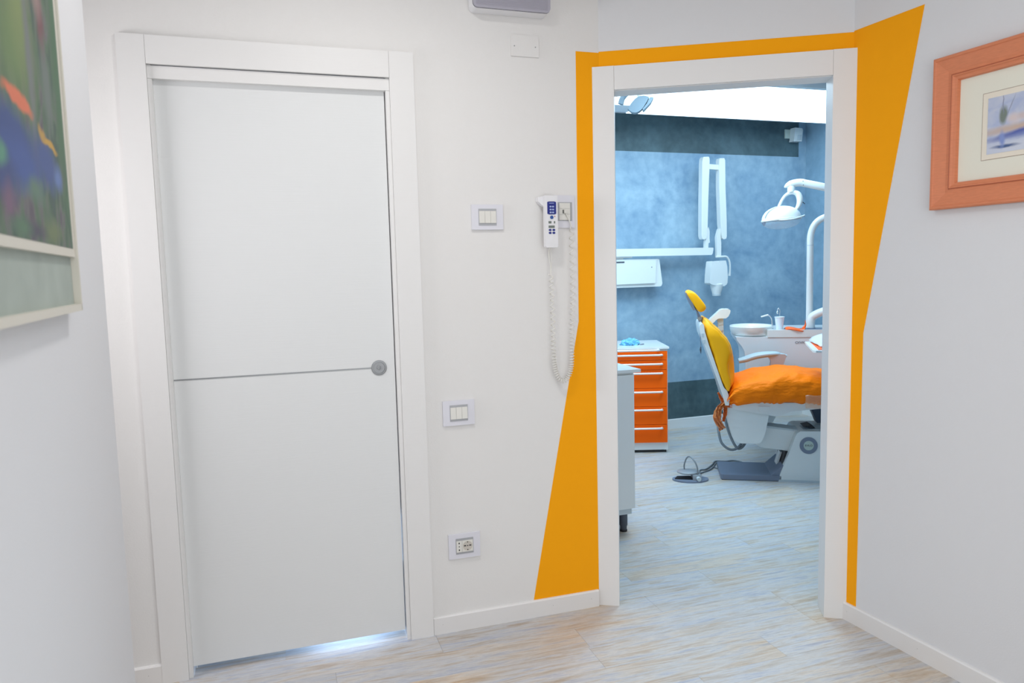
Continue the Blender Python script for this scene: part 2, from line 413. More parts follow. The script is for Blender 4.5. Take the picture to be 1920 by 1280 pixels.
# stops and lining inside the frame
box('head_stop', (X1+.0005, X2-.0005, -.004, .05, 2.057, ZH-.003), M_DOOR, d1, bev=.0015)
box('side_stop', (X1+.0005, X1+.014, -.004, .05, 0, 2.056), M_DOOR, d1, bev=.0015)
box('side_stop', (X2-.014, X2-.0005, -.004, .05, 0, 2.056), M_DOOR, d1, bev=.0015)
box('lining', (DX0, X1+.012, .0, .085, 0, 2.11), M_DOOR, d1)
box('lining', (X2-.012, DX1, .0, .085, 0, 2.11), M_DOOR, d1)
pnl = box('door_panel', (-.3595, .3975, .018, .056, .030, 2.075), M_DOORP, d1, bev=.001)
box('inlay_strip', (-.3590, .316, .0165, .020, 1.0555, 1.0600), M_ALU, pnl)
hd = turn('pull_handle', [(.0285, .0195), (.0285, .0155), (.026, .0148), (.0215, .0148), (.0205, .0175), (.006, .0175), (.006, .0175)], M_ALU, pnl, c=(.339, 0, 1.057), seg=40, axis='y')
turn('handle_knob', [(.0082, .0176), (.0082, .013), (.0070, .012), (.0050, .012), (.0045, .0155), (.001, .0155)], M_ALU, pnl, c=(.339, 0, 1.057), seg=24, axis='y')
turn('guide_pin', [(.0035, 0), (.0035, .012)], M_CHROME, d1, c=(-.349, .03, 0.018), seg=12)

# ------------------------------------------------------------------ door_2 (open doorway in the angled wall)
d2 = sempty('door_2', FB[0], FB[1])
S0, S1, S2, S3 = -.034, .0585, .8635, .9420; Z2H, Z2T = 2.096, 2.187
prism('casing', [(-.0285, -CP), (S1, -CP), (S1, 0), (.0, 0)], 0, Z2T, M_DOOR, d2, bev=.0015)
prism('casing', [(S2, -CP), (SB+.0085, -CP), (SB-.001, 0), (S2, 0)], 0, Z2T, M_DOOR, d2, bev=.0015)
box('header_casing', (S1+.0008, S2-.0008, -CP, 0, Z2H, Z2T-.0008), M_DOOR, d2, bev=.002)
box('jamb', (.044, S1-.001, -.001, TH+.002, 0, Z2H+.01), M_DOOR, d2, bev=.001)
box('jamb', (S2+.001, .881, -.001, TH+.002, 0, Z2H+.01), M_DOOR, d2, bev=.001)
box('head_jamb', (S1-.001, S2+.001, -.001, TH+.002, Z2H-.002, 2.112), M_DOOR, d2, bev=.001)
for a, b_ in ((-.03, S1-.004), (S2+.004, .945)):
    box('rear_casing', (a, b_, TH, TH+.015, 0, Z2T), M_DOOR, d2, bev=.002)
box('rear_header_casing', (S1, S2, TH, TH+.015, Z2H, Z2T), M_DOOR, d2, bev=.002)

# ------------------------------------------------------------------ surgery shell
FW = ((3.2, 5.545, 0), R(1.5))
wf = structure(box('wall_far', (-2.2, 1.44, 0, .1, 0, H2), M_PLAST, loc=FW[0], rotz=FW[1]))
box('paint_band', (-2.2, 1.356, -.0012, .004, 2.372, H2), M_BAND, wf)
box('paint_band', (-2.2, 1.44, -.0012, .004, .0, .404), M_BAND, wf)
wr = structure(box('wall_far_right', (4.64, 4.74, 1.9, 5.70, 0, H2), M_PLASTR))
box('paint_band', (4.6388, 4.645, 1.9, 5.59, 0, .404), M_BAND, wr)
structure(box('wall_surgery_left', (1.1, 1.2, 2.80, 5.6, 0, H2), M_PLAST))
structure(box('wall_surgery_near', (2.12, 4.7, 1.85, 1.93, 0, H2), M_PLAST))
structure(prism('ceiling_surgery', [(XC, YA+.06), (2.10, 2.22), (2.15, 1.85), (4.74, 1.85), (4.74, 5.7), (1.1, 5.6), (1.1, 2.8)], 2.675, 2.74, mat('surgery_ceiling_paint', (.55, .60, .66, 1), .9)))
baseboard('baseboard_far', -2.2, 1.44, FW, h=.078)
baseboard('baseboard_far_right', 0, 3.6, ((4.64, 5.58, 0), -PI/2), h=.078)
# room behind door_1
structure(box('wall_side_room', (-.8, 1.1, 3.6, 3.65, 0, H2), M_WALL))
structure(box('wall_side_room_left', (-.85, -.8, 2.77, 3.65, 0, H2), M_WALL))
structure(box('ceiling_side_room', (-.85, 1.12, 2.77, 3.65, H2, H2+.04), M_CEIL))

# luminous ceiling panel
cl = thing('ceiling_light', 'large bright luminous ceiling panel above the far wall of the surgery', 'ceiling light', (0, 0, 2.675))
LB = [(1.30, 4.25), (4.60, 4.25), (4.60, 5.222), (2.635, 5.20), (2.635, 4.95), (1.30, 4.93)]
bm = bmesh.new(); plan(bm, LB, -.068, -.0005); fin('light_box', bm, M_MEDW, cl)
bm = bmesh.new(); plan(bm, [(x*.999+.002, y) for x, y in LB], -.0755, -.0685); fin('diffuser', bm, M_LIGHT, cl)
box('frame_trim', (1.30, 4.60, 4.205, 4.249, -.0765, -.0005), M_MEDW, cl, bev=.002)
structure(box('ceiling_bulkhead', (1.25, 2.63, 4.955, 5.185, 2.603, 2.674), mat('bulkhead_paint', (.78, .84, .88, 1), .8)))

# ------------------------------------------------------------------ electrical plates on wall_back
def plate(name, label, cat, x, z, w_, h, group=None, kind='switch'):
    t = thing(name, label, cat, (x, YA, z), 0, group)
    box('cover_plate', (-w_/2, w_/2, -.0085, -.0005, -h/2, h/2), M_LILAC, t, bev=.0025)
    iw, ih = (.070, .062) if kind != 'jack' else (.062, .072)
    fr = box('bezel', (-iw/2, iw/2, -.0105, -.008, -ih/2, ih/2), M_GREYP, t, bev=.001)
    if kind == 'switch':
        for k in (-1, 0, 1):
            prof_ = [(-.0105, -.0125), (-.0105, .0)]
            bm = bmesh.new(); c = k*.0222
            abox(bm, c-.0107, c+.0107, -.0145, -.009, -.0225, .0225)
            for v in bm.verts:
                if v.co.z > 0 and v.co.y < -.012: v.co.y += .0025
            fin('rocker', bm, M_CREAMP, t, bev=.001)
    return t, fr
t, fr = plate('light_switch', 'white three-rocker light switch plate, higher one, level with the wall handset', 'light switch', .7665, 1.608, .124, .094)
t, fr = plate('light_switch', 'white three-rocker light switch plate between the upper switch and the low power socket', 'light switch', .631, .867, .124, .096)
t, fr = plate('power_socket', 'white double power socket plate low on the wall above the baseboard', 'power socket', .637, .341, .126, .098, kind='socket')
box('narrow_socket', (-.0330, -.0115, -.0130, -.009, -.0225, .0225), M_CREAMP, t, bev=.0008)
for dz, rx in ((.0135, .0024), (0, .0022), (-.0135, .0024)):
    turn('pin_hole', [(rx, -.0134), (rx, -.0129)], M_BLACK, t, c=(-.0225, 0, dz), seg=12, axis='y', sy=1.5 if dz else 1)
box('round_socket', (-.0105, .0325, -.0130, -.009, -.0225, .0225), M_CREAMP, t, bev=.0008)
turn('socket_well', [(.0190, -.0128), (.0190, -.0138), (.0180, -.0138), (.0172, -.0131)], mat('beige_plastic', (.60, .56, .50, 1), .45), t, c=(.0110, 0, 0), seg=32, axis='y')
for dx, dz, sx_ in ((-.0105, .0015, 2.0), (.0105, .0015, 2.0), (0, .001, 1.0), (0, .0155, .8), (0, -.0150, .9)):
    turn('pin_hole', [(.0023, -.0144), (.0023, -.0137)], M_BLACK, t, c=(.0110+dx, 0, dz), seg=12, axis='y', sx=sx_)
cv = thing('blank_cover_plate', 'blank white rectangular cover plate with two screws high on the wall', 'cover plate', (.933, YA, 2.247))
box('plate', (-.0555, .0555, -.005, -.0005, -.039, .039), M_WALL, cv, bev=.002)
for s in (-1, 1): turn('screw', [(.0022, -.0056), (.0022, -.0048)], M_ALU, cv, c=(s*.042, 0, -.002), seg=12, axis='y')

# network jack
jk = thing('telephone_jack', 'white wall jack plate with the cord plugged in, beside the orange stripe', 'wall jack', (1.080, YA, 1.629))
box('cover_plate', (-.043, .043, -.0085, -.0005, -.063, .063), M_LILAC, jk, bev=.003)
box('bezel', (-.032, .032, -.0105, -.008, -.036, .036), M_GREYP, jk, bev=.001)
for k in (-1, 0, 1):
    box('insert', (-.0225, .0225, -.0135, -.009, k*.0222-.0107, k*.0222+.0107), M_CREAMP, jk, bev=.001)
box('port', (-.009, .005, -.0142, -.013, -.0075, .0065), M_BLACK, jk)

# remote handset, holder, coiled cord
hs = thing('wall_handset', 'white handset with dark blue keypad hanging in its wall holder above a coiled cord', 'handset', (1.009, YA, 1.588))
prof('holder', [(-.045, .094), (-.018, .099), (-.018, .058), (-.030, .064), (-.044, .078)], -.030, -.001, M_WPLAST, hs, bev=.004)
bm = bmesh.new()
ext(bm, [(-.025, .098), (.026, .098), (.026, -.095), (.022, -.099), (-.021, -.099), (-.0255, -.095)], -.052, -.030)
hb = fin('body', bm, M_WPLAST, hs, bev=.004)
hf = -.0523
prof('keypad', [(-.0165, .073), (-.010, .0755), (.013, .0755), (.0195, .073), (.0195, .029), (.013, .0265), (-.010, .0265), (-.0165, .029)], hf-.0008, hf+.001, M_NAVY, hs)
for iz in range(3):
    for ix in range(2):
        turn('key', [(.0042, hf-.0018), (.0042, hf)], M_PALEB, hs, c=(-.0035+ix*.010, 0, .056-iz*.011), seg=16, axis='y', sy=.72)
box('caption_bar', (-.009, .011, hf-.0012, hf, .0680, .0700), M_PALEB, hs)
turn('round_key', [(.0068, hf-.0014), (.0068, hf)], mat('blue_key', (.02, .08, .32, 1), .35), hs, c=(.001, 0, .0155), seg=24, axis='y')
turn('indicator', [(.0022, hf-.0009), (.0022, hf)], mat('red_mark', (.5, .1, .1, 1), .4), hs, c=(.0135, 0, .019), seg=12, axis='y')
box('display', (-.0125, -.001, hf-.0009, hf, -.0075, .001), M_LCD, hs)
box('display', (.0095, .0145, hf-.0009, hf, -.0075, .001), M_LCD, hs)
box('display', (-.0125, .012, hf-.0009, hf, -.0245, -.0155), M_LCD, hs)
for iz in range(2):
    for ix in range(2):
        turn('oval_key', [(.0058, hf-.0012), (.0058, hf)], M_NAVY, hs, c=(-.0068+ix*.0152, 0, -.0325-iz*.0110), seg=20, axis='y', sy=.72)
# cord path in wall plane local to hs (x, z relative)
def cp(x, z, y=-.030): return Vector((x-1.009, y, z-1.588))
bmc = bmesh.new()
tube(bmc, smoothpts([cp(1.004, 1.492, -.04), cp(1.002, 1.46, -.035), cp(1.010, 1.42), cp(1.011, 1.383)], 6), .0021, 6)
tube(bmc, smoothpts([cp(1.006, 1.492, -.04), cp(1.014, 1.44, -.035), cp(1.010, 1.383)], 6), .0012, 6)
path = smoothpts([cp(1.011, 1.386), cp(1.013, 1.30), cp(1.015, 1.20), cp(1.015, 1.11), cp(1.018, 1.04), cp(1.030, .985), cp(1.052, .964), cp(1.075, .977), cp(1.090, 1.02), cp(1.094, 1.10), cp(1.097, 1.20), cp(1.100, 1.30), cp(1.101, 1.40), cp(1.099, 1.50), cp(1.101, 1.56)], 30)
# resample by varying pitch helix
acc = 0; hel = []; ph = 0
for i in range(len(path)-1):
    a, b_ = path[i], path[i+1]; seg_ = (b_-a); L_ = seg_.length; T = seg_.normalized()
    zz = a.z+1.588
    right = i > len(path)*0.55
    pitch_ = .0092+((.0155*min(1, max(0, (zz-1.03)/.17))) if not right else .0205*min(1, max(0, (zz-1.02)/.36)))
    n1 = Vector((T.z, 0, -T.x)); n2 = Vector((0, 1, 0)); m_ = max(1, int(L_/pitch_*14)+1)
    for k in range(m_):
        p = a+seg_*(k/m_); ph += 2*PI*(L_/m_)/pitch_
        rr = .0078
        hel.append(p+n1*math.cos(ph)*rr+n2*math.sin(ph)*rr)
tube(bmc, hel, .0021, 6)
tube(bmc, smoothpts([hel[-1], cp(1.100, 1.575, -.025), cp(1.092, 1.60, -.022), cp(1.080, 1.628, -.018)], 6), .0024, 6)
fin('coiled_cord', bmc, M_CREAMP, hs, smooth=True)
box('plug', (.066, .076, -.024, -.013, .034, .047), M_CREAMP, hs, bev=.001)

# wall speaker, top
sp = thing('wall_speaker', 'lilac grey wall loudspeaker with rounded corners at the top edge of the photo', 'speaker', (.868, YA, 2.450))
bm = bmesh.new(); w2, z0, z1 = .150, -.098, .11
def rrect(w_, a, b_, r, n=6):
    pts = []
    for cx, cz, s in ((w_-r, b_-r, 0), (-w_+r, b_-r, 1), (-w_+r, a+r, 2), (w_-r, a+r, 3)):
        for k in range(n+1):
            an = PI/2*(s+k/n); pts.append((cx+r*math.cos(an), cz+r*math.sin(an)))
    return pts
ext(bm, rrect(w2, z0, z1, .018), -.055, -.001); fin('cabinet', bm, M_WPLAST, sp, bev=.002)
bm = bmesh.new(); ext(bm, rrect(w2-.001, z0+.001, z1-.001, .018), -.0575, -.0545); fin('seam', bm, M_DARKP, sp)
bm = bmesh.new(); ext(bm, rrect(w2-.0015, z0+.0015, z1-.001, .018), -.064, -.057); gr = fin('grille', bm, M_SPK, sp, bev=.002)
bm = bmesh.new()
for k in range(44): abox(bm, -.138, .138, -.0652, -.0635, z0+.010+k*.0045, z0+.0122+k*.0045)
g2 = fin('grille_ribs', bm, M_SPK, sp); g2['kind'] = 'stuff'

# ------------------------------------------------------------------ pictures
# right: salmon wood frame with watercolour
def mitred(name, x0, x1, z0, z1, prf, m, parent):
    """prf: list of (inset, y) ; frame ring swept around rectangle"""
    bm = bmesh.new(); rings = []
    for d, y in prf:
        rings.append([bm.verts.new((x, y, z)) for x, z in ((x0+d, z0+d), (x1-d, z0+d), (x1-d, z1-d), (x0+d, z1-d))])
    n = len(rings)
    out = []
    sides = []
    for i in range(4):
        bmi = bmesh.new(); j = (i+1) % 4; A_ = []; B_ = []
        for r_ in rings:
            A_.append(bmi.verts.new(r_[i].co)); B_.append(bmi.verts.new(r_[j].co))
        for k in range(n):
            l = (k+1) % n; bmi.faces.new((A_[k], B_[k], B_[l], A_[l]))
        bmi.faces.new(A_[::-1]); bmi.faces.new(B_)
        sides.append(fin(name, bmi, m, parent))
    bm.free(); return sides
pr = thing('framed_watercolour', 'small framed watercolour of a waterside in a wide salmon wood frame', 'picture', tuple(C0), FC[1])
PX0, PX1, PZ0, PZ1 = .346, 1.020, 1.568, 2.052
mitred('frame_rail', PX0, PX1, PZ0, PZ1, [(0, -.002), (0, -.026), (.004, -.030), (.010, -.030), (.013, -.027), (.050, -.020), (.060, -.021), (.064, -.024), (.068, -.024), (.072, -.020), (.080, -.018), (.083, -.006), (.083, -.002)], M_FRAME, pr)
mitred('sight_edge', PX0+.0625, PX1-.0625, PZ0+.0625, PZ1-.0625, [(0, -.0235), (.0015, -.0248), (.003, -.0235)], M_FRAMED, pr)
box('mat_board', (PX0+.080, PX1-.080, -.007, -.003, PZ0+.080, PZ1-.080), M_MATB, pr)
box('ink_line', (.5035, .867, -.0076, -.0066, 1.706, 1.909), M_MATL, pr)
box('inner_mat', (.5050, .8655, -.0080, -.0066, 1.7075, 1.9075), M_MATI, pr)
wcm = painting('watercolour_paint', [(.35, srgb(172, 184, 214)), (.55, srgb(190, 198, 218)), (.7, srgb(205, 206, 218))],
    [(.17, -.075, .22, .030, 0, srgb(206, 212, 226), .5), (.17, -.010, .22, .010, 3, srgb(200, 176, 160), .6),
     (.14, -.025, .12, .010, 8, srgb(70, 85, 165), .5), (.17, -.034, .10, .010, 4, srgb(118, 135, 190), .6),
     (.048, .026, .012, .026, 0, srgb(120, 132, 124), .3), (.080, .012, .016, .013, 0, srgb(214, 200, 200), .6), (.105, .015, .012, .010, 0, srgb(205, 190, 190), .6),
     (.127, .017, .006, .015, 0, srgb(85, 95, 135), .4), (.046, .062, .0016, .026, 3, srgb(140, 145, 170), .4), (.068, .048, .0015, .032, -22, srgb(150, 155, 178), .4),
     (.055, -.066, .035, .0045, 0, srgb(70, 95, 140), .5), (.046, -.045, .007, .022, 0, srgb(130, 150, 205), .5), (.28, .02, .03, .03, 0, srgb(120, 140, 130), .5)],
    streak=(6, 1, 10), nscale=3, wob=.006)
art = box('watercolour', (0, .328, -.0005, .0005, -.084, .084), wcm, pr, loc=(.5215, -.0083, 1.8065))

# left: abstract painting
pl = thing('abstract_painting', 'blurred abstract painting of green and blue streaks in a thin cream frame', 'painting', D0, FD[1])
QX1 = -.492; QX0 = -1.50; QZ0, QZ1 = 1.349, 2.35
for q in ((QX0, QX1, QZ0, QZ0+.012), (QX0, QX1, QZ1-.012, QZ1), (QX1-.007, QX1, QZ0, QZ1), (QX0, QX0+.007, QZ0, QZ1)):
    box('frame_bar', (q[0], q[1], -.024, -.001, q[2], q[3]), M_CREAMF, pl, bev=.001)
box('backing_board', (QX0+.006, QX1-.006, -.012, -.002, QZ0+.01, QZ1-.01), M_GMAT, pl)
CZ = 1.4475
box('inner_slip', (QX0+.02, QX1-.0085, -.020, -.011, CZ-.002, CZ+.0125), M_CREAMF, pl, bev=.001)
box('inner_slip', (QX1-.024, QX1-.0085, -.020, -.011, CZ+.0125, QZ1-.03), M_CREAMF, pl, bev=.001)
Gd, Gm, Bl = srgb(62, 84, 74), srgb(96, 122, 92), srgb(54, 76, 130)
abm = painting('abstract_paint', [(.30, srgb(70, 84, 92)), (.42, Gd), (.50, srgb(82, 108, 84)), (.58, srgb(104, 104, 104)), (.68, srgb(84, 74, 88))],
    [(-.33, .27, .10, .09, 0, srgb(104, 128, 82), .7), (-.28, .34, .05, .08, 0, srgb(124, 140, 88), .7), (-.13, .345, .022, .05, 0, srgb(112, 74, 80), .5), (-.15, .39, .035, .03, 0, srgb(150, 126, 122), .6), (-.235, .27, .018, .12, 0, srgb(112, 118, 116), .6), (-.12, .25, .03, .06, 0, srgb(104, 116, 110), .6), (-.025, .30, .035, .25, 0, srgb(70, 104, 76), .5),
     (-.37, .130, .13, .040, -6, Bl, .4), (-.33, .100, .11, .030, 0, srgb(62, 86, 146), .5), (-.17, .125, .085, .034, -8, srgb(66, 86, 138), .5), (-.085, .112, .028, .020, 0, srgb(96, 120, 170), .5), (-.43, .075, .06, .03, 0, srgb(58, 74, 122), .5),
     (-.325, .189, .078, .0115, -3, srgb(214, 116, 84), .25), (-.135, .158, .055, .0065, -2, srgb(190, 150, 66), .3), (-.187, .169, .022, .0085, -12, srgb(180, 144, 74), .4),
     (-.26, .072, .045, .017, 0, srgb(92, 120, 104), .6), (-.16, .020, .06, .016, 0, srgb(104, 118, 84), .6), (-.42, .042, .03, .022, 0, srgb(112, 88, 110), .6), (-.30, .015, .07, .010, 0, srgb(70, 66, 84), .6), (-.44, .10, .03, .012, 0, srgb(86, 140, 118), .6), (-.36, .015, .05, .012, 0, srgb(84, 116, 92), .6)],
    streak=(14, 1, 5), nscale=2.2, wob=.012)
box('canvas', (-.97, 0, -.002, .002, 0, .86), abm, pl, loc=(QX1-.027, -.0185, CZ+.0125))

# ================================================================== SURGERY
OC = Vector((2.806, 4.168, 0)); CA = -R(29)
FCH = (tuple(OC), CA)
def LW(x, y, z=0):
    a = R(29); return (OC.x+x*math.cos(a)+y*math.sin(a), OC.y-x*math.sin(a)+y*math.cos(a), z)

# ---- dental chair
ch = thing('dental_chair', 'white dental chair with yellow backrest and orange covered seat', 'dental chair', FCH[0], CA)
bm = bmesh.new(); plan(bm, [(-.018, -.155), (-.006, -.167), (.36, -.167), (.36, .167), (-.006, .167), (-.018, .155)], .004, .036)
bp_ = fin('base_plate', bm, M_STEELB, ch, bev=.006)
box('rubber_edge', (-.012, .36, -.163, .163, 0, .006), M_BLACK, ch)
prof('plate_cover', [(.30, .036), (.385, .115), (.41, .115), (.41, .02), (.30, .02)], -.155, .155, M_STEELB, ch, bev=.004)
ped = prof('pedestal', [(.345, .0), (.353, .048), (.413, .208), (.444, .300), (.456, .322), (.474, .334), (1.00, .345), (1.03, .32), (1.05, .0)], -.167, .167, M_MEDW, ch, bev=.012, seg=3)
prof('pedestal_skirt', [(.343, .0), (.346, .014), (1.055, .014), (1.058, .0)], -.170, .170, M_MEDG, ch)
turn('badge_ring', [(.0545, -.168), (.0545, -.1712), (.031, -.1712), (.0305, -.168)], M_STEELB, ch, c=(.524, 0, .243), seg=40, axis='y', cap=False)
bg = turn('badge', [(.031, -.168), (.031, -.1704)], M_BADGE, ch, c=(.524, 0, .243), seg=32, axis='y')
text('lettering', 'EVLO', .0165, M_BLACK, ch, (.525, -.1708, .243), sx=1.15)
prof('stay', [(.335, .036), (.372, .165), (.384, .165), (.345, .036)], -.04, .04, M_MEDW, ch, bev=.002)
prof('dark_gusset', [(.372, .10), (.39, .19), (.45, .19), (.40, .06)], -.12, .12, M_BLACK, ch)
prof('lift_arm', [(.19, .36), (.28, .352), (.455, .328), (.50, .26), (.45, .200), (.419, .188), (.231, .211), (.205, .232)], -.105, .03, M_MEDW, ch, bev=.010, seg=3)
prof('arm_top_cover', [(.26, .356), (.455, .332), (.56, .338), (.98, .345), (.98, .33), (.56, .326), (.455, .322), (.28, .340)], -.108, .02, M_MEDG, ch, bev=.005)
prof('arm_notch', [(.50, .353), (.545, .364), (.575, .345), (.545, .346)], -.110, .0, M_BLACK, ch)
prof('seat_base', [(.005, .500), (.006, .475), (.013, .442), (.030, .368), (.046, .310), (.060, .280), (.080, .262), (.108, .256), (.205, .257), (.225, .264), (.240, .284), (.256, .341), (.276, .450), (.30, .50)], -.205, .205, M_MEDW, ch, bev=.016, seg=3)
prof('bucket_rim', [(.268, .376), (.280, .44), (.330, .440), (.331, .421), (.311, .380)], -.12, .0, M_MEDG, ch, bev=.006)
prof('seat_frame', [(.030, .512), (.035, .490), (.10, .476), (.314, .441), (.345, .448), (.411, .474), (.58, .494), (1.25, .50), (1.25, .53), (.04, .53)], -.225, .225, M_MEDW, ch, bev=.008)
prof('hinge_cover', [(.205, .505), (.212, .472), (.232, .458), (.255, .458), (.272, .472), (.276, .505)], -.232, -.20, M_MEDW, ch, bev=.005)
prof('leg_rest_support', [(.515, .50), (.545, .480), (.575, .440), (.600, .385), (.612, .352), (.66, .352), (.70, .50)], .02, .12, mat('slate_plastic', (.05, .07, .11, 1), .5), ch, bev=.006)

# seat cushion under an orange elastic cover (lofted, creased)
def interp(pts, x):
    for (a, b_), (c, d) in zip(pts, pts[1:]):
        if a <= x <= c:
            t = (x-a)/(c-a) if c > a else 0; t = t*t*(3-2*t)*.5+t*.5; return b_+(d-b_)*t
    return pts[0][1] if x < pts[0][0] else pts[-1][1]
topz = [(.012, .545), (.03, .602), (.055, .640), (.095, .664), (.151, .681), (.231, .706), (.291, .716), (.36, .722), (.429, .723), (.488, .717), (.574, .705), (.70, .70), (.95, .715), (1.15, .70), (1.22, .66)]
botz = [(.012, .535), (.03, .508), (.088, .499), (.153, .505), (.273, .512), (.40, .513), (.48, .513), (.577, .508), (1.1, .51), (1.22, .54)]
bm = bmesh.new(); rings = []; NX, NR = 110, 56
for i in range(NX):
    x = .012+(1.22-.012)*i/(NX-1); zt_, zb_ = interp(topz, x), interp(botz, x)
    cz, hz = (zt_+zb_)/2, (zt_-zb_)/2; hw = .285*min(1, .80+.20*math.sqrt(min(1, (x-.012)/.10)))
    ring = []
    for k in range(NR):
        a = 2*PI*k/NR; e_ = .5
        y = hw*math.copysign(abs(math.cos(a))**e_, math.cos(a)); z = cz+hz*math.copysign(abs(math.sin(a))**.6, math.sin(a))
        nz_ = noise.noise(Vector((x*5+z*9, y*7, z*20-x*13)))*.011+noise.noise(Vector((x*16, y*12, z*42-x*26)))*.0055
        gather = math.exp(-((x-.012)/.05))*math.sin(a*19+3*math.sin(a*3))*.010
        gather += .006*math.exp(-((z-zb_)/.03))*math.sin(x*120+5*math.sin(x*23))
        sc = 1+(nz_*.7+gather)/max(hz, .03)
        if k and abs(math.sin(a)) > .995: sc = 1+(sc-1)*.8
        ring.append(bm.verts.new((x, y*(1+(sc-1)*.35), cz+(z-cz)*sc)))
    rings.append(ring)
for i in range(NX-1):
    for k in range(NR):
        j = (k+1) % NR; bm.faces.new((rings[i][k], rings[i][j], rings[i+1][j], rings[i+1][k]))
bm.faces.new(rings[0][::-1]); bm.faces.new(rings[-1])
fin('seat_cover', bm, M_COVER, ch, smooth=True)
# clear film over the foot end
bm = bmesh.new(); G = []
for i in range(24):
    x = .478+.6*i/23
    G.append([bm.verts.new((x, -.287-.004*math.sin(x*70+j*1.3)-.006*(j == 0), .508+.082*j/6+.002*math.sin(i*2.1))) for j in range(7)])
for i in range(23):
    for j in range(6): bm.faces.new((G[i][j], G[i+1][j], G[i+1][j+1], G[i][j+1]))
fl = fin('foot_film', bm, M_FILM, ch, smooth=True); fl.modifiers.new('s', 'SOLIDIFY').thickness = .001
# loose gathered film behind the seat
def scrap(name, line, wid, m, amp=.012, y0=-.2, seed=1.0):
    bm = bmesh.new(); L_ = smoothpts([(a, 0, b_) for a, b_ in line], 6); n = len(L_); rows = []
    W_ = [wid[min(len(wid)-1, int(i/(n-1)*(len(wid)-1)))] + (wid[min(len(wid)-1, int(i/(n-1)*(len(wid)-1))+1)]-wid[min(len(wid)-1, int(i/(n-1)*(len(wid)-1)))])*((i/(n-1)*(len(wid)-1)) % 1) for i in range(n)]
    for i, p in enumerate(L_):
        T = (L_[min(i+1, n-1)]-L_[max(i-1, 0)]).normalized(); N_ = Vector((T.z, 0, -T.x)); row = []
        for j in range(9):
            u = j/8-.5; q = p+N_*u*2*W_[i]
            row.append(bm.verts.new((q.x+.004*noise.noise(Vector((i*.5, j*.6, seed))), y0+amp*math.sin(j*1.9+i*.45+seed)+amp*noise.noise(Vector((i*.4, j*.5, seed*3))), q.z)))
        rows.append(row)
    for i in range(n-1):
        for j in range(8): bm.faces.new((rows[i][j], rows[i+1][j], rows[i+1][j+1], rows[i][j+1]))
    o = fin(name, bm, m, ch, smooth=True); o.modifiers.new('s', 'SOLIDIFY').thickness = .0015; return o
M_SCR = glass('orange_clear_film', (.80, .26, .07, 1), .82)
scrap('loose_film', [(-.040, .592), (-.024, .555), (-.006, .515), (.004, .485), (.000, .44), (-.006, .40)], [.006, .009, .011, .012, .011, .009], M_COVERD, .006, -.215, 2.0)
scrap('loose_film', [(.005, .520), (-.018, .508), (-.040, .475), (-.047, .435), (-.038, .395), (-.022, .365), (-.012, .350)], [.008, .018, .020, .026, .022, .020, .024], M_SCR, .010, -.225, 5.0)
scrap('loose_film', [(.00, .508), (.012, .505), (.045, .508)], [.008, .010, .012], M_COVERD, .004, -.225, 3.0)

# backrest
prof('back_shell', [(-.150, 1.036), (-.157, 1.024), (-.158, 1.005), (-.150, .953), (-.123, .888), (-.075, .753), (-.042, .655), (-.026, .609), (-.013, .565), (.002, .511), (.024, .509), (.031, .553), (.013, .605), (-.006, .625), (-.02, .66), (-.05, .75), (-.10, .90), (-.126, .99), (-.132, 1.03), (-.14, 1.04)], -.235, .235, M_MEDW, ch, bev=.006)
backx = [(.606, .010), (.63, -.006), (.675, -.029), (.743, -.053), (.818, -.077), (.905, -.107), (.967, -.124), (1.023, -.132), (1.063, -.126)]
frC = [(.606, .040), (.644, .068), (.70, .070), (.743, .0685), (.805, .064), (.849, .056), (.892, .044), (.929, .026), (.979, -.016), (1.031, -.069), (1.056, -.096), (1.063, -.112)]
frS = [(.606, .030), (.644, .048), (.68, .044), (.715, .034), (.745, .031), (.777, .031), (.81, .042), (.845, .049), (.892, .042), (.929, .024), (.979, -.018), (1.031, -.071), (1.056, -.098), (1.063, -.114)]
bm = bmesh.new(); rings = []; NZ, NR = 44, 44
for i in range(NZ):
    s = i/(NZ-1); z = .606+.457*s
    bx, fc, fs = interp(backx, z), interp(frC, z), interp(frS, z)
    hw = .25*(1-.25*max(0, (z-.95)/.12)**2)
    ring = []
    for k in range(NR):
        a = 2*PI*k/NR; cy = math.copysign(abs(math.cos(a))**.38, math.cos(a)); y = hw*cy
        t_ = min(1, max(0, (abs(y)/hw-.55)/.35)); fx = fc+(fs-fc)*t_
        sn = math.copysign(abs(math.sin(a))**.5, math.sin(a))
        mid = (bx+fx)/2; hx = (fx-bx)/2
        ring.append(bm.verts.new((mid+hx*sn, y, z+(-.0 if sn < 0 else 0))))
    rings.append(ring)
for i in range(NZ-1):
    for k in range(NR):
        j = (k+1) % NR; bm.faces.new((rings[i][k], rings[i][j], rings[i+1][j], rings[i+1][k]))
bm.faces.new(rings[0][::-1]); bm.faces.new(rings[-1])
pad = fin('backrest_pad', bm, M_YEL, ch, smooth=True)
sm = [(interp(frS, z)-.012, -.2500+.03*max(0, (z-.95)/.12)**2, z) for z in [1.045-.435*q/24 for q in range(25)]]
pipe('seam', sm, .0010, mat('seam_brown', (.62, .26, .01, 1), .6), pad, sm=0, seg=6)
for zc_, xo in ((.966, -.142), (.925, -.132)):
    box('button', (xo-.006, xo+.010, -.239, -.234, zc_-.014, zc_+.010), M_MEDG, ch, bev=.002)
pipe('hanging_lever', [(-.146, -.18, 1.03), (-.152, -.18, .99), (-.150, -.18, .93), (-.148, -.18, .86)], .0022, M_STEELB, ch)
pipe('lever_tip', [(-.148, -.18, .885), (-.149, -.18, .865), (-.147, -.18, .84)], [.003, .006, .0015], M_DARKP, ch)
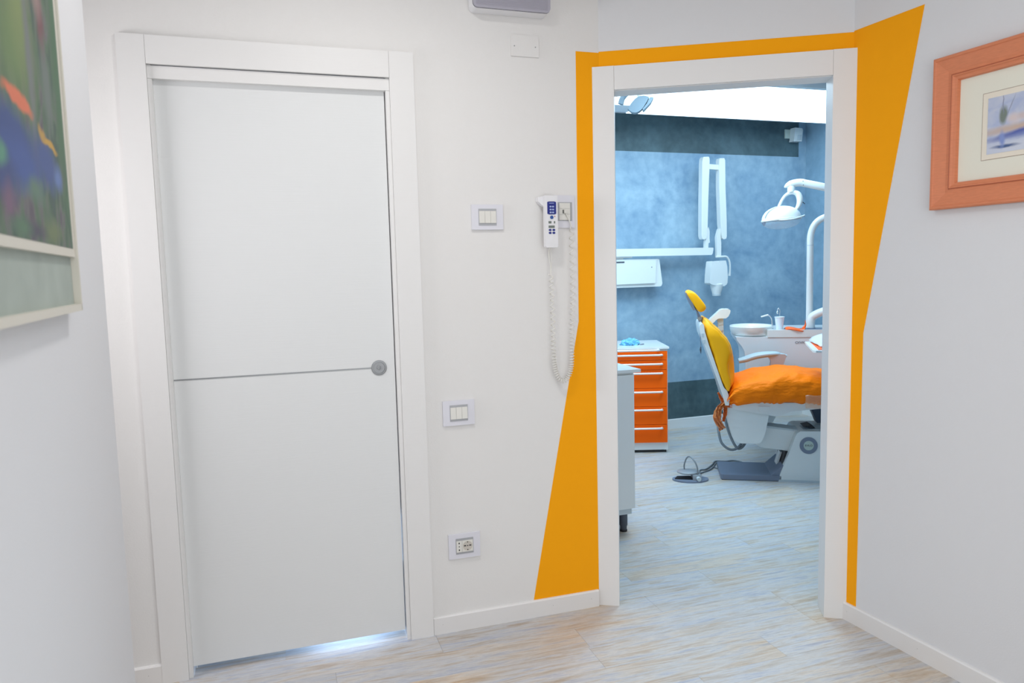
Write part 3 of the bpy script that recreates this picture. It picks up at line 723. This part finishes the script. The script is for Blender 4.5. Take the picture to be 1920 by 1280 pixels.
# headrest
prof('headrest_stem', [(-.196, 1.150), (-.183, 1.158), (-.128, 1.048), (-.131, 1.030), (-.150, 1.030), (-.166, 1.105)], -.035, .035, M_STEELB, ch, bev=.004)
turn('headrest_joint', [(.014, -.042), (.014, .042)], M_ALU, ch, c=(-.146, 0, 1.058), seg=20, axis='y')
prof('headrest_plate', [(-.241, 1.232), (-.236, 1.205), (-.190, 1.115), (-.176, 1.120), (-.22, 1.225)], -.10, .10, M_STEELB, ch, bev=.004)
hp = [(-.239, 1.230), (-.236, 1.241), (-.225, 1.248), (-.212, 1.249), (-.192, 1.241), (-.173, 1.229), (-.141, 1.190), (-.112, 1.151), (-.107, 1.135), (-.108, 1.122), (-.120, 1.109), (-.141, 1.101), (-.154, 1.105), (-.165, 1.115), (-.187, 1.150), (-.210, 1.186)]
bm = bmesh.new(); c0_ = Vector((sum(p[0] for p in hp)/16, sum(p[1] for p in hp)/16)); rings = []
for y, s in ((-.122, .02), (-.120, .72), (-.112, .90), (-.098, .98), (-.05, 1.0), (.05, 1.0), (.098, .98), (.112, .90), (.120, .72), (.122, .02)):
    rings.append([bm.verts.new((c0_[0]+(p[0]-c0_[0])*s, y, c0_[1]+(p[1]-c0_[1])*s)) for p in hp])
for i in range(len(rings)-1):
    for k in range(16):
        j = (k+1) % 16; bm.faces.new((rings[i][k], rings[i][j], rings[i+1][j], rings[i+1][k]))
bm.faces.new(rings[0][::-1]); bm.faces.new(rings[-1])
hr = fin('headrest_pad', bm, M_YEL, ch, smooth=True); md = hr.modifiers.new('s', 'SUBSURF'); md.levels = md.render_levels = 2
# far armrest
ar = prof('armrest_support', [(.335, .56), (.335, .632), (.350, .694), (.356, .727), (.350, .746), (.335, .760), (.36, .785), (.45, .780), (.456, .765), (.44, .715), (.420, .647), (.41, .56)], .272, .320, mat('warm_grey_plastic', (.44, .42, .42, 1), .45), ch, bev=.008)
bm = bmesh.new(); P_ = smoothpts([(.140, .3, .731), (.186, .3, .743), (.254, .3, .766), (.321, .3, .777), (.389, .3, .781), (.432, .3, .776), (.462, .3, .768)], 6)
rs_ = [.010+.013*max(0, math.sin(PI*min(1, (i/(len(P_)-1))*1.15+.12)))**.5 if i < len(P_)-2 else .010 for i in range(len(P_))]
tube(bm, P_, rs_, 14, flat=1.9); fin('armrest_pad', bm, mat('blue_grey_pad', (.40, .50, .54, 1), .45), ch, smooth=True)
# hoses under the seat back
pipe('hose', [(.022, -.02, .44), (.020, -.03, .385), (.040, -.06, .300), (.074, -.10, .222), (.105, -.10, .196), (.143, -.08, .228), (.16, -.05, .30)], .0085, M_HOSE, ch)
pipe('hose', [(-.012, .02, .45), (-.026, .0, .36), (-.024, -.06, .296), (-.008, -.10, .232), (.038, -.12, .196), (.085, -.11, .198), (.125, -.08, .235), (.15, -.05, .30)], .0085, M_HOSE, ch)

# ---- dental unit with basin (far side of the chair)
un = thing('dental_unit', 'white dental unit with round spittoon basin standing behind the chair', 'dental unit', FCH[0], CA)
bm = bmesh.new(); ext(bm, [(.137, .888), (.142, .868), (.156, .846), (.178, .818), (.195, .785), (.202, .731), (.203, .48), (1.20, .48), (1.20, .888)], .43, .84)
fin('body', bm, mat('unit_white', (.74, .76, .78, 1), .35), un, bev=.012, seg=3)
prof('pedestal_column', [(.86, 0), (.86, .49), (1.12, .49), (1.12, 0)], .50, .78, M_MEDW, un, bev=.02)
bm = bmesh.new(); plan(bm, [(.352, .425), (1.2, .425), (1.2, .86), (.352, .86)], .886, .938); fin('top_deck', bm, M_MEDW, un, bev=.012, seg=3)
bs = turn('basin', [(.01, .884), (.130, .886), (.148, .896), (.159, .915), (.165, .940), (.167, .956), (.163, .961), (.156, .958), (.148, .94), (.12, .915), (.05, .905), (.01, .904)], M_MEDW, un, c=(.262, .60, 0), seg=48, sx=.93, sy=1.08)
prof('basin_neck', [(.20, .886), (.36, .886), (.40, .938), (.30, .945), (.24, .94)], .47, .76, M_MEDW, un, bev=.01)
pipe('basin_rinser', [(.397, .52, .935), (.397, .52, .975), (.394, .52, 1.010), (.382, .52, 1.032), (.367, .52, 1.040)], .0038, M_CHROME, un)
pipe('rinser_spout', [(.370, .52, 1.041), (.350, .52, 1.036), (.320, .52, 1.027)], .0058, M_MEDW, un, sm=2)
turn('rinser_foot', [(.011, .937), (.010, .941), (.004, .943)], M_CHROME, un, c=(.397, .52, 0), seg=16)
pipe('cup_filler', [(.461, .60, .935), (.461, .60, 1.03), (.463, .60, 1.065), (.455, .60, 1.083), (.447, .60, 1.075), (.446, .60, 1.055)], .0032, M_CHROME, un)
turn('filler_nozzle', [(.003, 1.066), (.008, 1.058), (.007, 1.046), (.003, 1.042)], M_CHROME, un, c=(.446, .60, 0), seg=12)
pipe('tray_tube', [(.662, .52, .930), (.662, .52, .985), (.668, .52, 1.015), (.690, .51, 1.038), (.75, .48, 1.068), (.85, .42, 1.10), (1.0, .30, 1.14)], .029, M_MEDW, un, seg=20)
turn('tube_collar', [(.034, .937), (.034, .944), (.030, .946)], M_STEELB, un, c=(.662, .52, 0), seg=24)
box('deck_strip', (.60, .80, .44, .58, .936, .9395), M_STEELB, un, bev=.001)
text('lettering', 'OIVIO', .024, mat('grey_ink', (.12, .14, .17, 1), .5), un, (.580, .4285, .846), sx=1.2)
pipe('lamp_pole', [(.668, .60, .935), (.668, .60, 1.2), (.667, .60, 1.5), (.668, .60, 1.60), (.685, .60, 1.665), (.715, .60, 1.706), (.76, .60, 1.732), (.82, .60, 1.745), (.92, .60, 1.75)], .024, M_MEDW, un, seg=20)
turn('pole_ring', [(.0245, 1.535), (.0252, 1.536), (.0252, 1.539), (.0245, 1.540)], M_MEDG, un, c=(.667, .60, 0), seg=24)
# assistant arm rising behind the backrest
prof('assistant_arm', [(-.075, 1.005), (-.058, 1.031), (-.003, 1.083), (.012, 1.097), (.030, 1.102), (.068, 1.102), (.080, 1.092), (.078, 1.075), (.066, 1.050), (.050, 1.037), (.000, 1.036), (-.018, 1.025), (-.042, 1.000), (-.055, .985)], .26, .36, M_MEDW, un, bev=.012, seg=3)
prof('holder_block', [(-.010, 1.036), (.034, 1.036), (.034, .995), (.000, .990)], .275, .335, M_MEDG, un, bev=.003)
prof('holder_post', [(-.002, 1.00), (.034, 1.00), (.038, .90), (.038, .60), (-.01, .60)], .28, .33, M_MEDW, un, bev=.006)
turn('holder_knob', [(.017, -.006), (.017, .0), (.012, .002)], M_MEDG, un, c=(.017, .276, .966), seg=20, axis='y')
prof('arm_link', [(-.01, .62), (.30, .62), (.30, .56), (-.01, .56)], .29, .33, M_MEDW, un, bev=.008)
prof('arm_bracket', [(.24, .62), (.30, .62), (.30, .56), (.24, .56)], .32, .44, M_MEDW, un, bev=.004)

# operating lamp
lp = thing('operating_lamp', 'white operating lamp with looped yoke and glass shield on its arm', 'lamp', FCH[0], CA)
pipe('arm', [(.553, .30, 1.953), (.701, .30, 1.915), (.90, .35, 1.865), (.925, .45, 1.82), (.92, .58, 1.765)], .026, M_MEDW, lp, sm=6, seg=16)
bm = bmesh.new(); P_ = smoothpts([(.436, .3, 1.928), (.452, .3, 1.938), (.481, .3, 1.948), (.515, .3, 1.955), (.545, .3, 1.955), (.570, .3, 1.948)], 5)
tube(bm, P_, [.005+.021*min(1, (i/9)) for i in range(len(P_)-2)]+[.024, .015], 16); fin('knuckle', bm, M_MEDW, lp, smooth=True)
turn('swivel', [(.024, 1.895), (.025, 1.925), (.022, 1.935)], M_MEDW, lp, c=(.479, .3, 0), seg=20)
for q in ((.551, 1.962), (.553, 1.936)): turn('screw', [(.003, -.0265), (.003, -.024)], M_DARKP, lp, c=(q[0], .3, q[1]), seg=10, axis='y')
bm = bmesh.new()
P_ = smoothpts([(.400, .3, 1.800), (.425, .3, 1.850), (.452, .3, 1.880), (.490, .3, 1.892), (.522, .3, 1.880), (.536, .3, 1.845), (.530, .3, 1.805), (.510, .3, 1.772), (.480, .3, 1.745)], 6)
n_ = len(P_); rs_ = [.010+.011*math.exp(-((i/n_-.58)/.22)**2) for i in range(n_)]
tube(bm, P_, rs_, 14, flat=1.3); fin('yoke', bm, M_MEDW, lp, smooth=True)
pipe('latch_lever', [(.552, .285, 1.823), (.566, .285, 1.810)], .0026, M_BLACK, lp, sm=0, seg=8)
hc = Vector((.418, .30, 1.712)); tl = R(-4)
def tilt(pt):
    x, z = pt.x-hc.x, pt.z-hc.z; c_, s_ = math.cos(tl), math.sin(tl)
    return Vector((hc.x+x*c_+z*s_, pt.y, hc.z-x*s_+z*c_))
def dome(name, z0, rz, m, rx=.130, ry=.105, n=14):
    bm = bmesh.new(); pr_ = []
    for i in range(n):
        a = PI/2*i/(n-1); pr_.append((max(.002, max(0, math.cos(a))**.9), z0+rz*math.sin(a)))
    lathe(bm, pr_, (hc.x, hc.y, hc.z), 40, rx, ry)
    for v in bm.verts: v.co = tilt(v.co)
    return fin(name, bm, m, lp, smooth=True)
dome('head_shell', .0, .092, M_MEDW); dome('reflector', -.006, .055, M_CHROME, .118, .094)
sh = dome('glass_shield', -.010, -.058, M_GLASS, .126, .100)
bm = bmesh.new(); lathe(bm, [(.129, -.008), (.134, -.004), (.134, .004), (.129, .006)], (hc.x, hc.y, hc.z), 40, 1, .81, cap=False)
for v in bm.verts: v.co = tilt(v.co)
fin('rim', bm, M_MEDW, lp, smooth=True)
pipe('handle', [(.388, .200, 1.703), (.430, .188, 1.702), (.474, .188, 1.706), (.515, .196, 1.716), (.552, .214, 1.728)], .0055, M_MEDG, lp)
bm = bmesh.new(); tube(bm, [tilt(Vector((hc.x-.118*math.cos(a), hc.y-.055, hc.z+.089*math.sin(a)))) for a in [R(12+60*i/10) for i in range(11)]], .004, 8); fin('vent_groove', bm, M_MEDG, lp, smooth=True)
prof('side_cap', [(.290, 1.690), (.302, 1.700), (.312, 1.692), (.304, 1.672)], .26, .31, M_STEELB, lp, bev=.003)

# cup
cu = turn('rinse_cup', [(.024, .9385), (.0245, .942), (.033, 1.022), (.036, 1.024), (.036, 1.028), (.034, 1.029), (.0325, 1.024), (.023, .944)], M_CUP, loc=LW(.445, .50), seg=28)
tag(cu, 'translucent white plastic cup standing on the dental unit', 'cup')
# orange curved pad on the deck
og = thing('orange_instrument_rest', 'curved orange silicone rest lying on top of the dental unit', 'instrument rest', FCH[0], CA)
bm = bmesh.new(); rows = []
topc = smoothpts([(.478, 0, .951), (.500, 0, .958), (.530, 0, .955), (.560, 0, .948), (.590, 0, .944), (.607, 0, .948), (.616, 0, .960)], 5)
for i, p in enumerate(topc):
    t_ = i/(len(topc)-1); ws = .05*max(0, math.sin(PI*min(1, t_*.9+.1)))**.7+.012
    rows.append([bm.verts.new((p.x, .475+(j/6-.5)*2*ws, p.z-.010*(abs(j/6-.5)*2)**2+(0 if j else -.004))) for j in range(7)])
for i in range(len(rows)-1):
    for j in range(6): bm.faces.new((rows[i][j], rows[i+1][j], rows[i+1][j+1], rows[i][j+1]))
o = fin('rest', bm, M_MAT, og, smooth=True); md = o.modifiers.new('s', 'SOLIDIFY'); md.thickness = .004
pipe('prong', [(.600, .475, .944), (.612, .475, .955), (.618, .475, .975), (.616, .475, 1.005)], [.010, .009, .005, .001], M_MAT, og)

# instrument tray
tr = thing('instrument_tray', 'white instrument tray with orange mat held over the chair', 'tray', FCH[0], CA)
bm = bmesh.new(); plan(bm, [(.515, -.04), (.462, -.560), (.475, -.585), (1.0, -.585), (1.0, -.04)], .890, .901); fin('tray_base', bm, M_MEDW, tr, bev=.004)
bm = bmesh.new(); plan(bm, [(.545, -.065), (.497, -.54), (.97, -.54), (.97, -.065)], .900, .9035); fin('mat', bm, M_MAT, tr)
pipe('support_arm', [(.95, -.1, .885), (1.1, .0, .90), (1.15, .15, 1.05), (1.0, .30, 1.14)], .02, M_MEDW, tr)
tw = thing('folded_towel', 'white folded paper towel lying on the instrument tray', 'towel', LW(.70, -.32, .904), CA)
bm = bmesh.new(); rows = []
for i in range(16):
    row = []
    for j in range(12):
        u, v = i/15, j/11
        row.append(bm.verts.new((-.17+.34*u, -.12+.36*v, .012+.045*max(0, math.sin(PI*min(1, u*1.3)))**.6*(.35+.65*v)+.006*noise.noise(Vector((u*5, v*5, 2))))))
    rows.append(row)
for i in range(15):
    for j in range(11): bm.faces.new((rows[i][j], rows[i+1][j], rows[i+1][j+1], rows[i][j+1]))
o = fin('sheet', bm, M_MEDW, tw, smooth=True); md = o.modifiers.new('s', 'SOLIDIFY'); md.thickness = .010
box('lower_sheet', (-.15, .16, -.12, .20, 0, .010), M_MEDW, tw, bev=.003)

# foot control
fc_ = thing('foot_control', 'grey foot pedal control with chrome hoop lying on the floor', 'foot pedal', LW(-.215, -.185), CA+R(8))
bm = bmesh.new(); pts = [(.118*math.cos(a), .085*math.sin(a)*(1.0 if a > PI else .7)) for a in [2*PI*k/40 for k in range(40)]]
plan(bm, pts, 0, .010); fin('base', bm, M_STEELB, fc_, bev=.003)
bm = bmesh.new(); plan(bm, [(-.105, -.02), (.02, -.04), (.06, .0), (.03, .04), (-.08, .035)], .010, .016); fin('pedal_gap', bm, M_BLACK, fc_)
turn('pedal_disc', [(.060, .040), (.074, .046), (.074, .052), (.068, .055), (.01, .056)], M_GREYP, fc_, c=(-.01, .02, 0), seg=36, sy=.8)
box('pedal_block', (.008, .062, -.055, .03, .008, .044), M_GREYP, fc_, bev=.004)
turn('knurled_knob', [(.013, -.02), (.0145, -.018), (.0145, .006), (.012, .008)], M_MEDG, fc_, c=(.042, -.062, .024), seg=14, axis='y')
pipe('hoop', [(-.028, .055, .045), (-.030, .055, .085), (-.015, .045, .135), (.005, .02, .148), (.028, -.01, .122), (.040, -.03, .085), (.041, -.035, .045)], .0048, M_ALU, fc_)
def LF(x, y, z=.006):
    dx, dy = x+.215, y+.185; a = -R(8); return (dx*math.cos(a)-dy*math.sin(a), dx*math.sin(a)+dy*math.cos(a), z)
pipe('cable', [LF(-.155, -.12, .03), LF(-.150, -.02, .008), LF(-.135, .04), LF(-.096, .066), LF(-.045, .190), LF(-.018, .280), LF(.051, .285), LF(.109, .313), LF(.161, .277), LF(.177, .220)], .0052, M_HOSE, fc_, seg=8)
pipe('cable', [LF(-.15, -.10, .02), LF(-.136, -.035), LF(-.077, .045), LF(-.045, .125), LF(-.008, .256), LF(.03, .235), LF(.075, .20)], .0045, M_HOSE, fc_, seg=8)
pipe('cable', [LF(-.054, .135), LF(-.045, .123), LF(-.025, .10), LF(-.016, .095)], .004, M_HOSE, fc_, seg=8)

# ---- x-ray arm on the far wall
FWx = FW
xr = thing('xray_machine', 'white wall-mounted dental x-ray unit with folded double arm', 'x-ray unit', FW[0], FW[1])
y0, y1 = -.16, -.09
bm = bmesh.new(); ext(bm, [(-1.2, 1.562), (.338, 1.562), (.342, 1.555), (.334, 1.512), (.322, 1.500), (-1.2, 1.500)], y0, y1); fin('horizontal_arm', bm, M_MEDW, xr, bev=.008, seg=3)
box('arm_underside', (-.72, -.43, -.145, -.10, 1.488, 1.503), M_MEDW, xr, bev=.004)
box('wall_bracket', (-.62, -.50, -.12, -.004, 1.42, 1.53), M_MEDW, xr, bev=.006)
cb = prof('control_box', [(-.75, 1.478), (-.180, 1.476), (-.168, 1.470), (-.140, 1.272), (-.150, 1.250), (-.165, 1.247), (-.75, 1.245)], -.13, -.004, M_MEDW, xr, bev=.014, seg=3)
prof('box_front', [(-.75, 1.470), (-.207, 1.468), (-.212, 1.40), (-.215, 1.283), (-.225, 1.276), (-.75, 1.272)], -.148, -.125, M_MEDW, xr, bev=.010, seg=3)
turn('indicator_led', [(.004, -.1500), (.004, -.147)], M_DARKP, xr, c=(-.252, 0, 1.408), seg=12, axis='y')
box('box_slot', (-.60, -.505, -.150, -.146, 1.448, 1.460), M_DARKP, xr)
A1 = [(.202, 1.660), (.214, 1.638), (.232, 1.631), (.266, 1.636), (.280, 1.660), (.288, 1.738), (.297, 1.968), (.315, 2.281), (.314, 2.305), (.303, 2.320), (.232, 2.317), (.219, 2.303), (.213, 2.27), (.204, 1.968)]
def nar(pts, k):
    c = (min(p[0] for p in pts)+max(p[0] for p in pts))/2; return [(c+(p[0]-c)*k, p[1]) for p in pts]
prof('folding_arm', nar(A1, .70), -.165, -.115, M_MEDW, xr, bev=.014, seg=3)
A2 = [(.377, 2.295), (.386, 2.310), (.448, 2.312), (.460, 2.295), (.466, 2.075), (.485, 1.801), (.488, 1.655), (.478, 1.636), (.444, 1.631), (.425, 1.640), (.397, 1.758), (.377, 2.074)]
prof('folding_arm', nar(A2, .70), -.165, -.115, M_MEDW, xr, bev=.018, seg=3)
prof('arm_joint', [(.285, 2.262), (.405, 2.256), (.405, 2.215), (.285, 2.219)], -.155, -.125, M_MEDW, xr, bev=.005)
prof('elbow', nar([(.284, 1.725), (.300, 1.735), (.314, 1.700), (.312, 1.640), (.318, 1.605), (.299, 1.600), (.296, 1.560), (.254, 1.560), (.256, 1.615), (.268, 1.64)], .72), -.155, -.125, M_MEDW, xr, bev=.006)
prof('wrist', nar([(.391, 1.705), (.402, 1.722), (.426, 1.718), (.424, 1.640), (.432, 1.600), (.430, 1.484), (.374, 1.484), (.373, 1.60), (.368, 1.650)], .72), -.155, -.125, M_MEDW, xr, bev=.010)
pipe('fork', [(.372, -.15, 1.484), (.44, -.15, 1.484), (.478, -.15, 1.482), (.502, -.15, 1.458), (.514, -.15, 1.42), (.515, -.15, 1.36), (.509, -.15, 1.318)], [.008, .009, .009, .008, .008, .008, .012], M_MEDW, xr)
prof('tube_head', nar([(.266, 1.438), (.274, 1.447), (.320, 1.444), (.345, 1.436), (.365, 1.448), (.445, 1.450), (.462, 1.40), (.470, 1.312), (.466, 1.262), (.455, 1.246), (.425, 1.232), (.310, 1.242), (.262, 1.252), (.246, 1.262), (.250, 1.330)], .80), -.215, -.135, M_MEDW, xr, bev=.022, seg=3)
turn('cone', [(.030, -.094), (.036, -.080), (.040, -.062), (.050, -.030), (.056, .005), (.05, .01)], M_MEDW, xr, c=(.366, -.17, 1.245), seg=28)
turn('cone_tip', [(.036, -.092), (.037, -.072)], M_MEDG, xr, c=(.366, -.17, 1.245), seg=28)

# alarm sensor
sn = thing('motion_sensor', 'small white motion sensor on a plate in the far corner near the ceiling', 'sensor', FW[0], FW[1])
box('mounting_plate', (1.197, 1.262, -.012, -.001, 2.530, 2.609), M_SENS, sn, bev=.002)
prof('housing', [(1.252, 2.616), (1.330, 2.612), (1.338, 2.595), (1.326, 2.497), (1.238, 2.495), (1.245, 2.52)], -.075, -.013, M_MEDW, sn, bev=.008)
prof('lens', [(1.278, 2.552), (1.322, 2.555), (1.316, 2.508), (1.274, 2.506)], -.080, -.072, M_MEDG, sn, bev=.002)

# ceiling spot lamp
cs = thing('ceiling_spot_lamp', 'grey lens-shaped lamp head hanging from the surgery ceiling', 'lamp', (2.324, 4.393, 2.598), -.5); cs.scale = (.85,)*3
turn('stem', [(.014, -.12), (.014, 0)], M_MEDG, cs, c=(-.003, 0, 0), seg=16)
bm = bmesh.new(); top = smoothpts([(-.090, 0, -.178), (-.060, 0, -.135), (-.02, 0, -.098), (.03, 0, -.088), (.072, 0, -.100)], 5); bot = smoothpts([(.072, 0, -.100), (.055, 0, -.135), (.02, 0, -.185), (-.02, 0, -.210), (-.060, 0, -.205), (-.090, 0, -.178)], 5)
ext(bm, [(p.x, p.z) for p in top[:-1]+bot[:-1]], -.035, .035); fin('head', bm, mat('lamp_grey', (.15, .20, .24, 1), .6), cs, bev=.006)
prof('rim_plate', [(.078, -.104), (.105, -.106), (.085, -.145), (.055, -.175), (.030, -.200), (.022, -.190), (.055, -.150)], -.04, .04, MATS['lamp_grey'], cs, bev=.003)
bm = bmesh.new(); ar_ = smoothpts([(-.03, 0, -.02), (-.09, 0, -.05), (-.13, 0, -.09), (-.145, 0, -.135)], 6); tube(bm, ar_, .022, 10); fin('side_arm', bm, MATS['lamp_grey'], cs, smooth=True)
turn('canopy', [(.05, -.02), (.055, -.002)], M_MEDG, cs, seg=24)

# ---- drawer cart
CAa = -R(19)
ct = thing('drawer_cart', 'white cabinet with a column of orange drawers against the far wall', 'drawer cabinet', (2.760, 4.803, 0), CAa)
bm = bmesh.new(); abox(bm, -.46, 0, .0, .50, .022, .80); fin('carcass', bm, M_MEDW, ct, bev=.002)
box('plinth_shadow_gap', (-.45, -.01, .01, .49, 0, .022), M_BLACK, ct)
box('side_post', (-.030, .0, -.003, .0, .022, .078), M_MEDW, ct)
box('top', (-.47, .008, -.020, .51, .797, .812), M_MEDW, ct, bev=.003)
zs_ = [.080, .221, .358, .498, .639, .712, .779]; hz_ = [.195, .336, .472, .614, .684, .752]
for k in range(6):
    dr = box('drawer', (-.452, -.006, -.018, .0, zs_[k]+.0015, zs_[k+1]-.0015), M_DRAWER, ct, bev=.0015)
    bm = bmesh.new(); tube(bm, smoothpts([(-.42, -.018, hz_[k]), (-.417, -.040, hz_[k]), (-.40, -.044, hz_[k]), (-.25, -.044, hz_[k]), (-.068, -.044, hz_[k]), (-.052, -.040, hz_[k]), (-.048, -.018, hz_[k])], 4), .0080, 10)
    fin('handle', bm, M_HANDLE, dr, smooth=True)
pso = box('pull_out_shelf', (-.44, -.01, -.012, .0, .782, .794), M_MEDG, ct, bev=.001)
pipe('shelf_handle', [(-.42, -.012, .790), (-.415, -.050, .790), (-.25, -.055, .790), (-.09, -.055, .790), (-.075, -.045, .790), (-.075, -.012, .790)], .0085, M_HANDLE, pso, sm=4, seg=10)
# crumpled blue gloves on the cart
def CT(x, y, z=0): return (2.760+x*math.cos(CAa)-y*math.sin(CAa), 4.803+x*math.sin(CAa)+y*math.cos(CAa), z)
gl = bmesh.new(); bmesh.ops.create_icosphere(gl, subdivisions=4, radius=1)
for v in gl.verts:
    n1 = noise.noise(v.co*2.2)*.35+noise.noise(v.co*5.5)*.25+noise.noise(v.co*11)*.10
    v.co = Vector((v.co.x*.070, v.co.y*.055, max(-.02, v.co.z*.034)))*(1+n1); v.co.z = max(v.co.z, -.014)
g = fin('crumpled_gloves', gl, M_GLOVE, smooth=True, loc=CT(-.255, .17, .8265)); tag(g, 'crumpled light blue disposable gloves on top of the drawer cabinet', 'gloves')
pn = bmesh.new(); tube(pn, [(-.02, -.01, 0), (.02, .012, 0)], .004, 8)
pn2 = fin('instrument_clip', pn, M_STEELB, smooth=True, loc=CT(-.165, .16, .8162)); tag(pn2, 'tiny grey clip beside the blue gloves on the drawer cabinet', 'clip')

# ---- white side cabinet near the doorway
sc = thing('side_cabinet', 'white cabinet with overhanging worktop just inside the doorway on the left', 'cabinet', (1.745, 3.385, 0))
box('carcass', (-.52, .0, .004, .55, .13, .86), M_MEDW, sc, bev=.002)
box('cabinet_door', (-.52, -.006, -.014, .004, .135, .850), M_MEDW, sc, bev=.002)
box('plinth', (-.50, -.014, .01, .50, .098, .130), M_MEDG, sc, bev=.001)
prism('worktop', [(-.54, -.022), (.030, -.022), (.036, .57), (-.54, .57)], .862, .878, M_MEDW, sc, bev=.003)
for lx, ly in ((-.051, .035), (-.46, .035), (-.051, .45), (-.46, .45)):
    lg = turn('leg', [(.018, .012), (.019, .03), (.022, .034), (.022, .098)], M_DARKP, sc, c=(lx, ly, 0), seg=20)
    turn('foot', [(.020, 0), (.020, .009), (.016, .013)], M_BLACK, lg, c=(lx, ly, 0), seg=20)
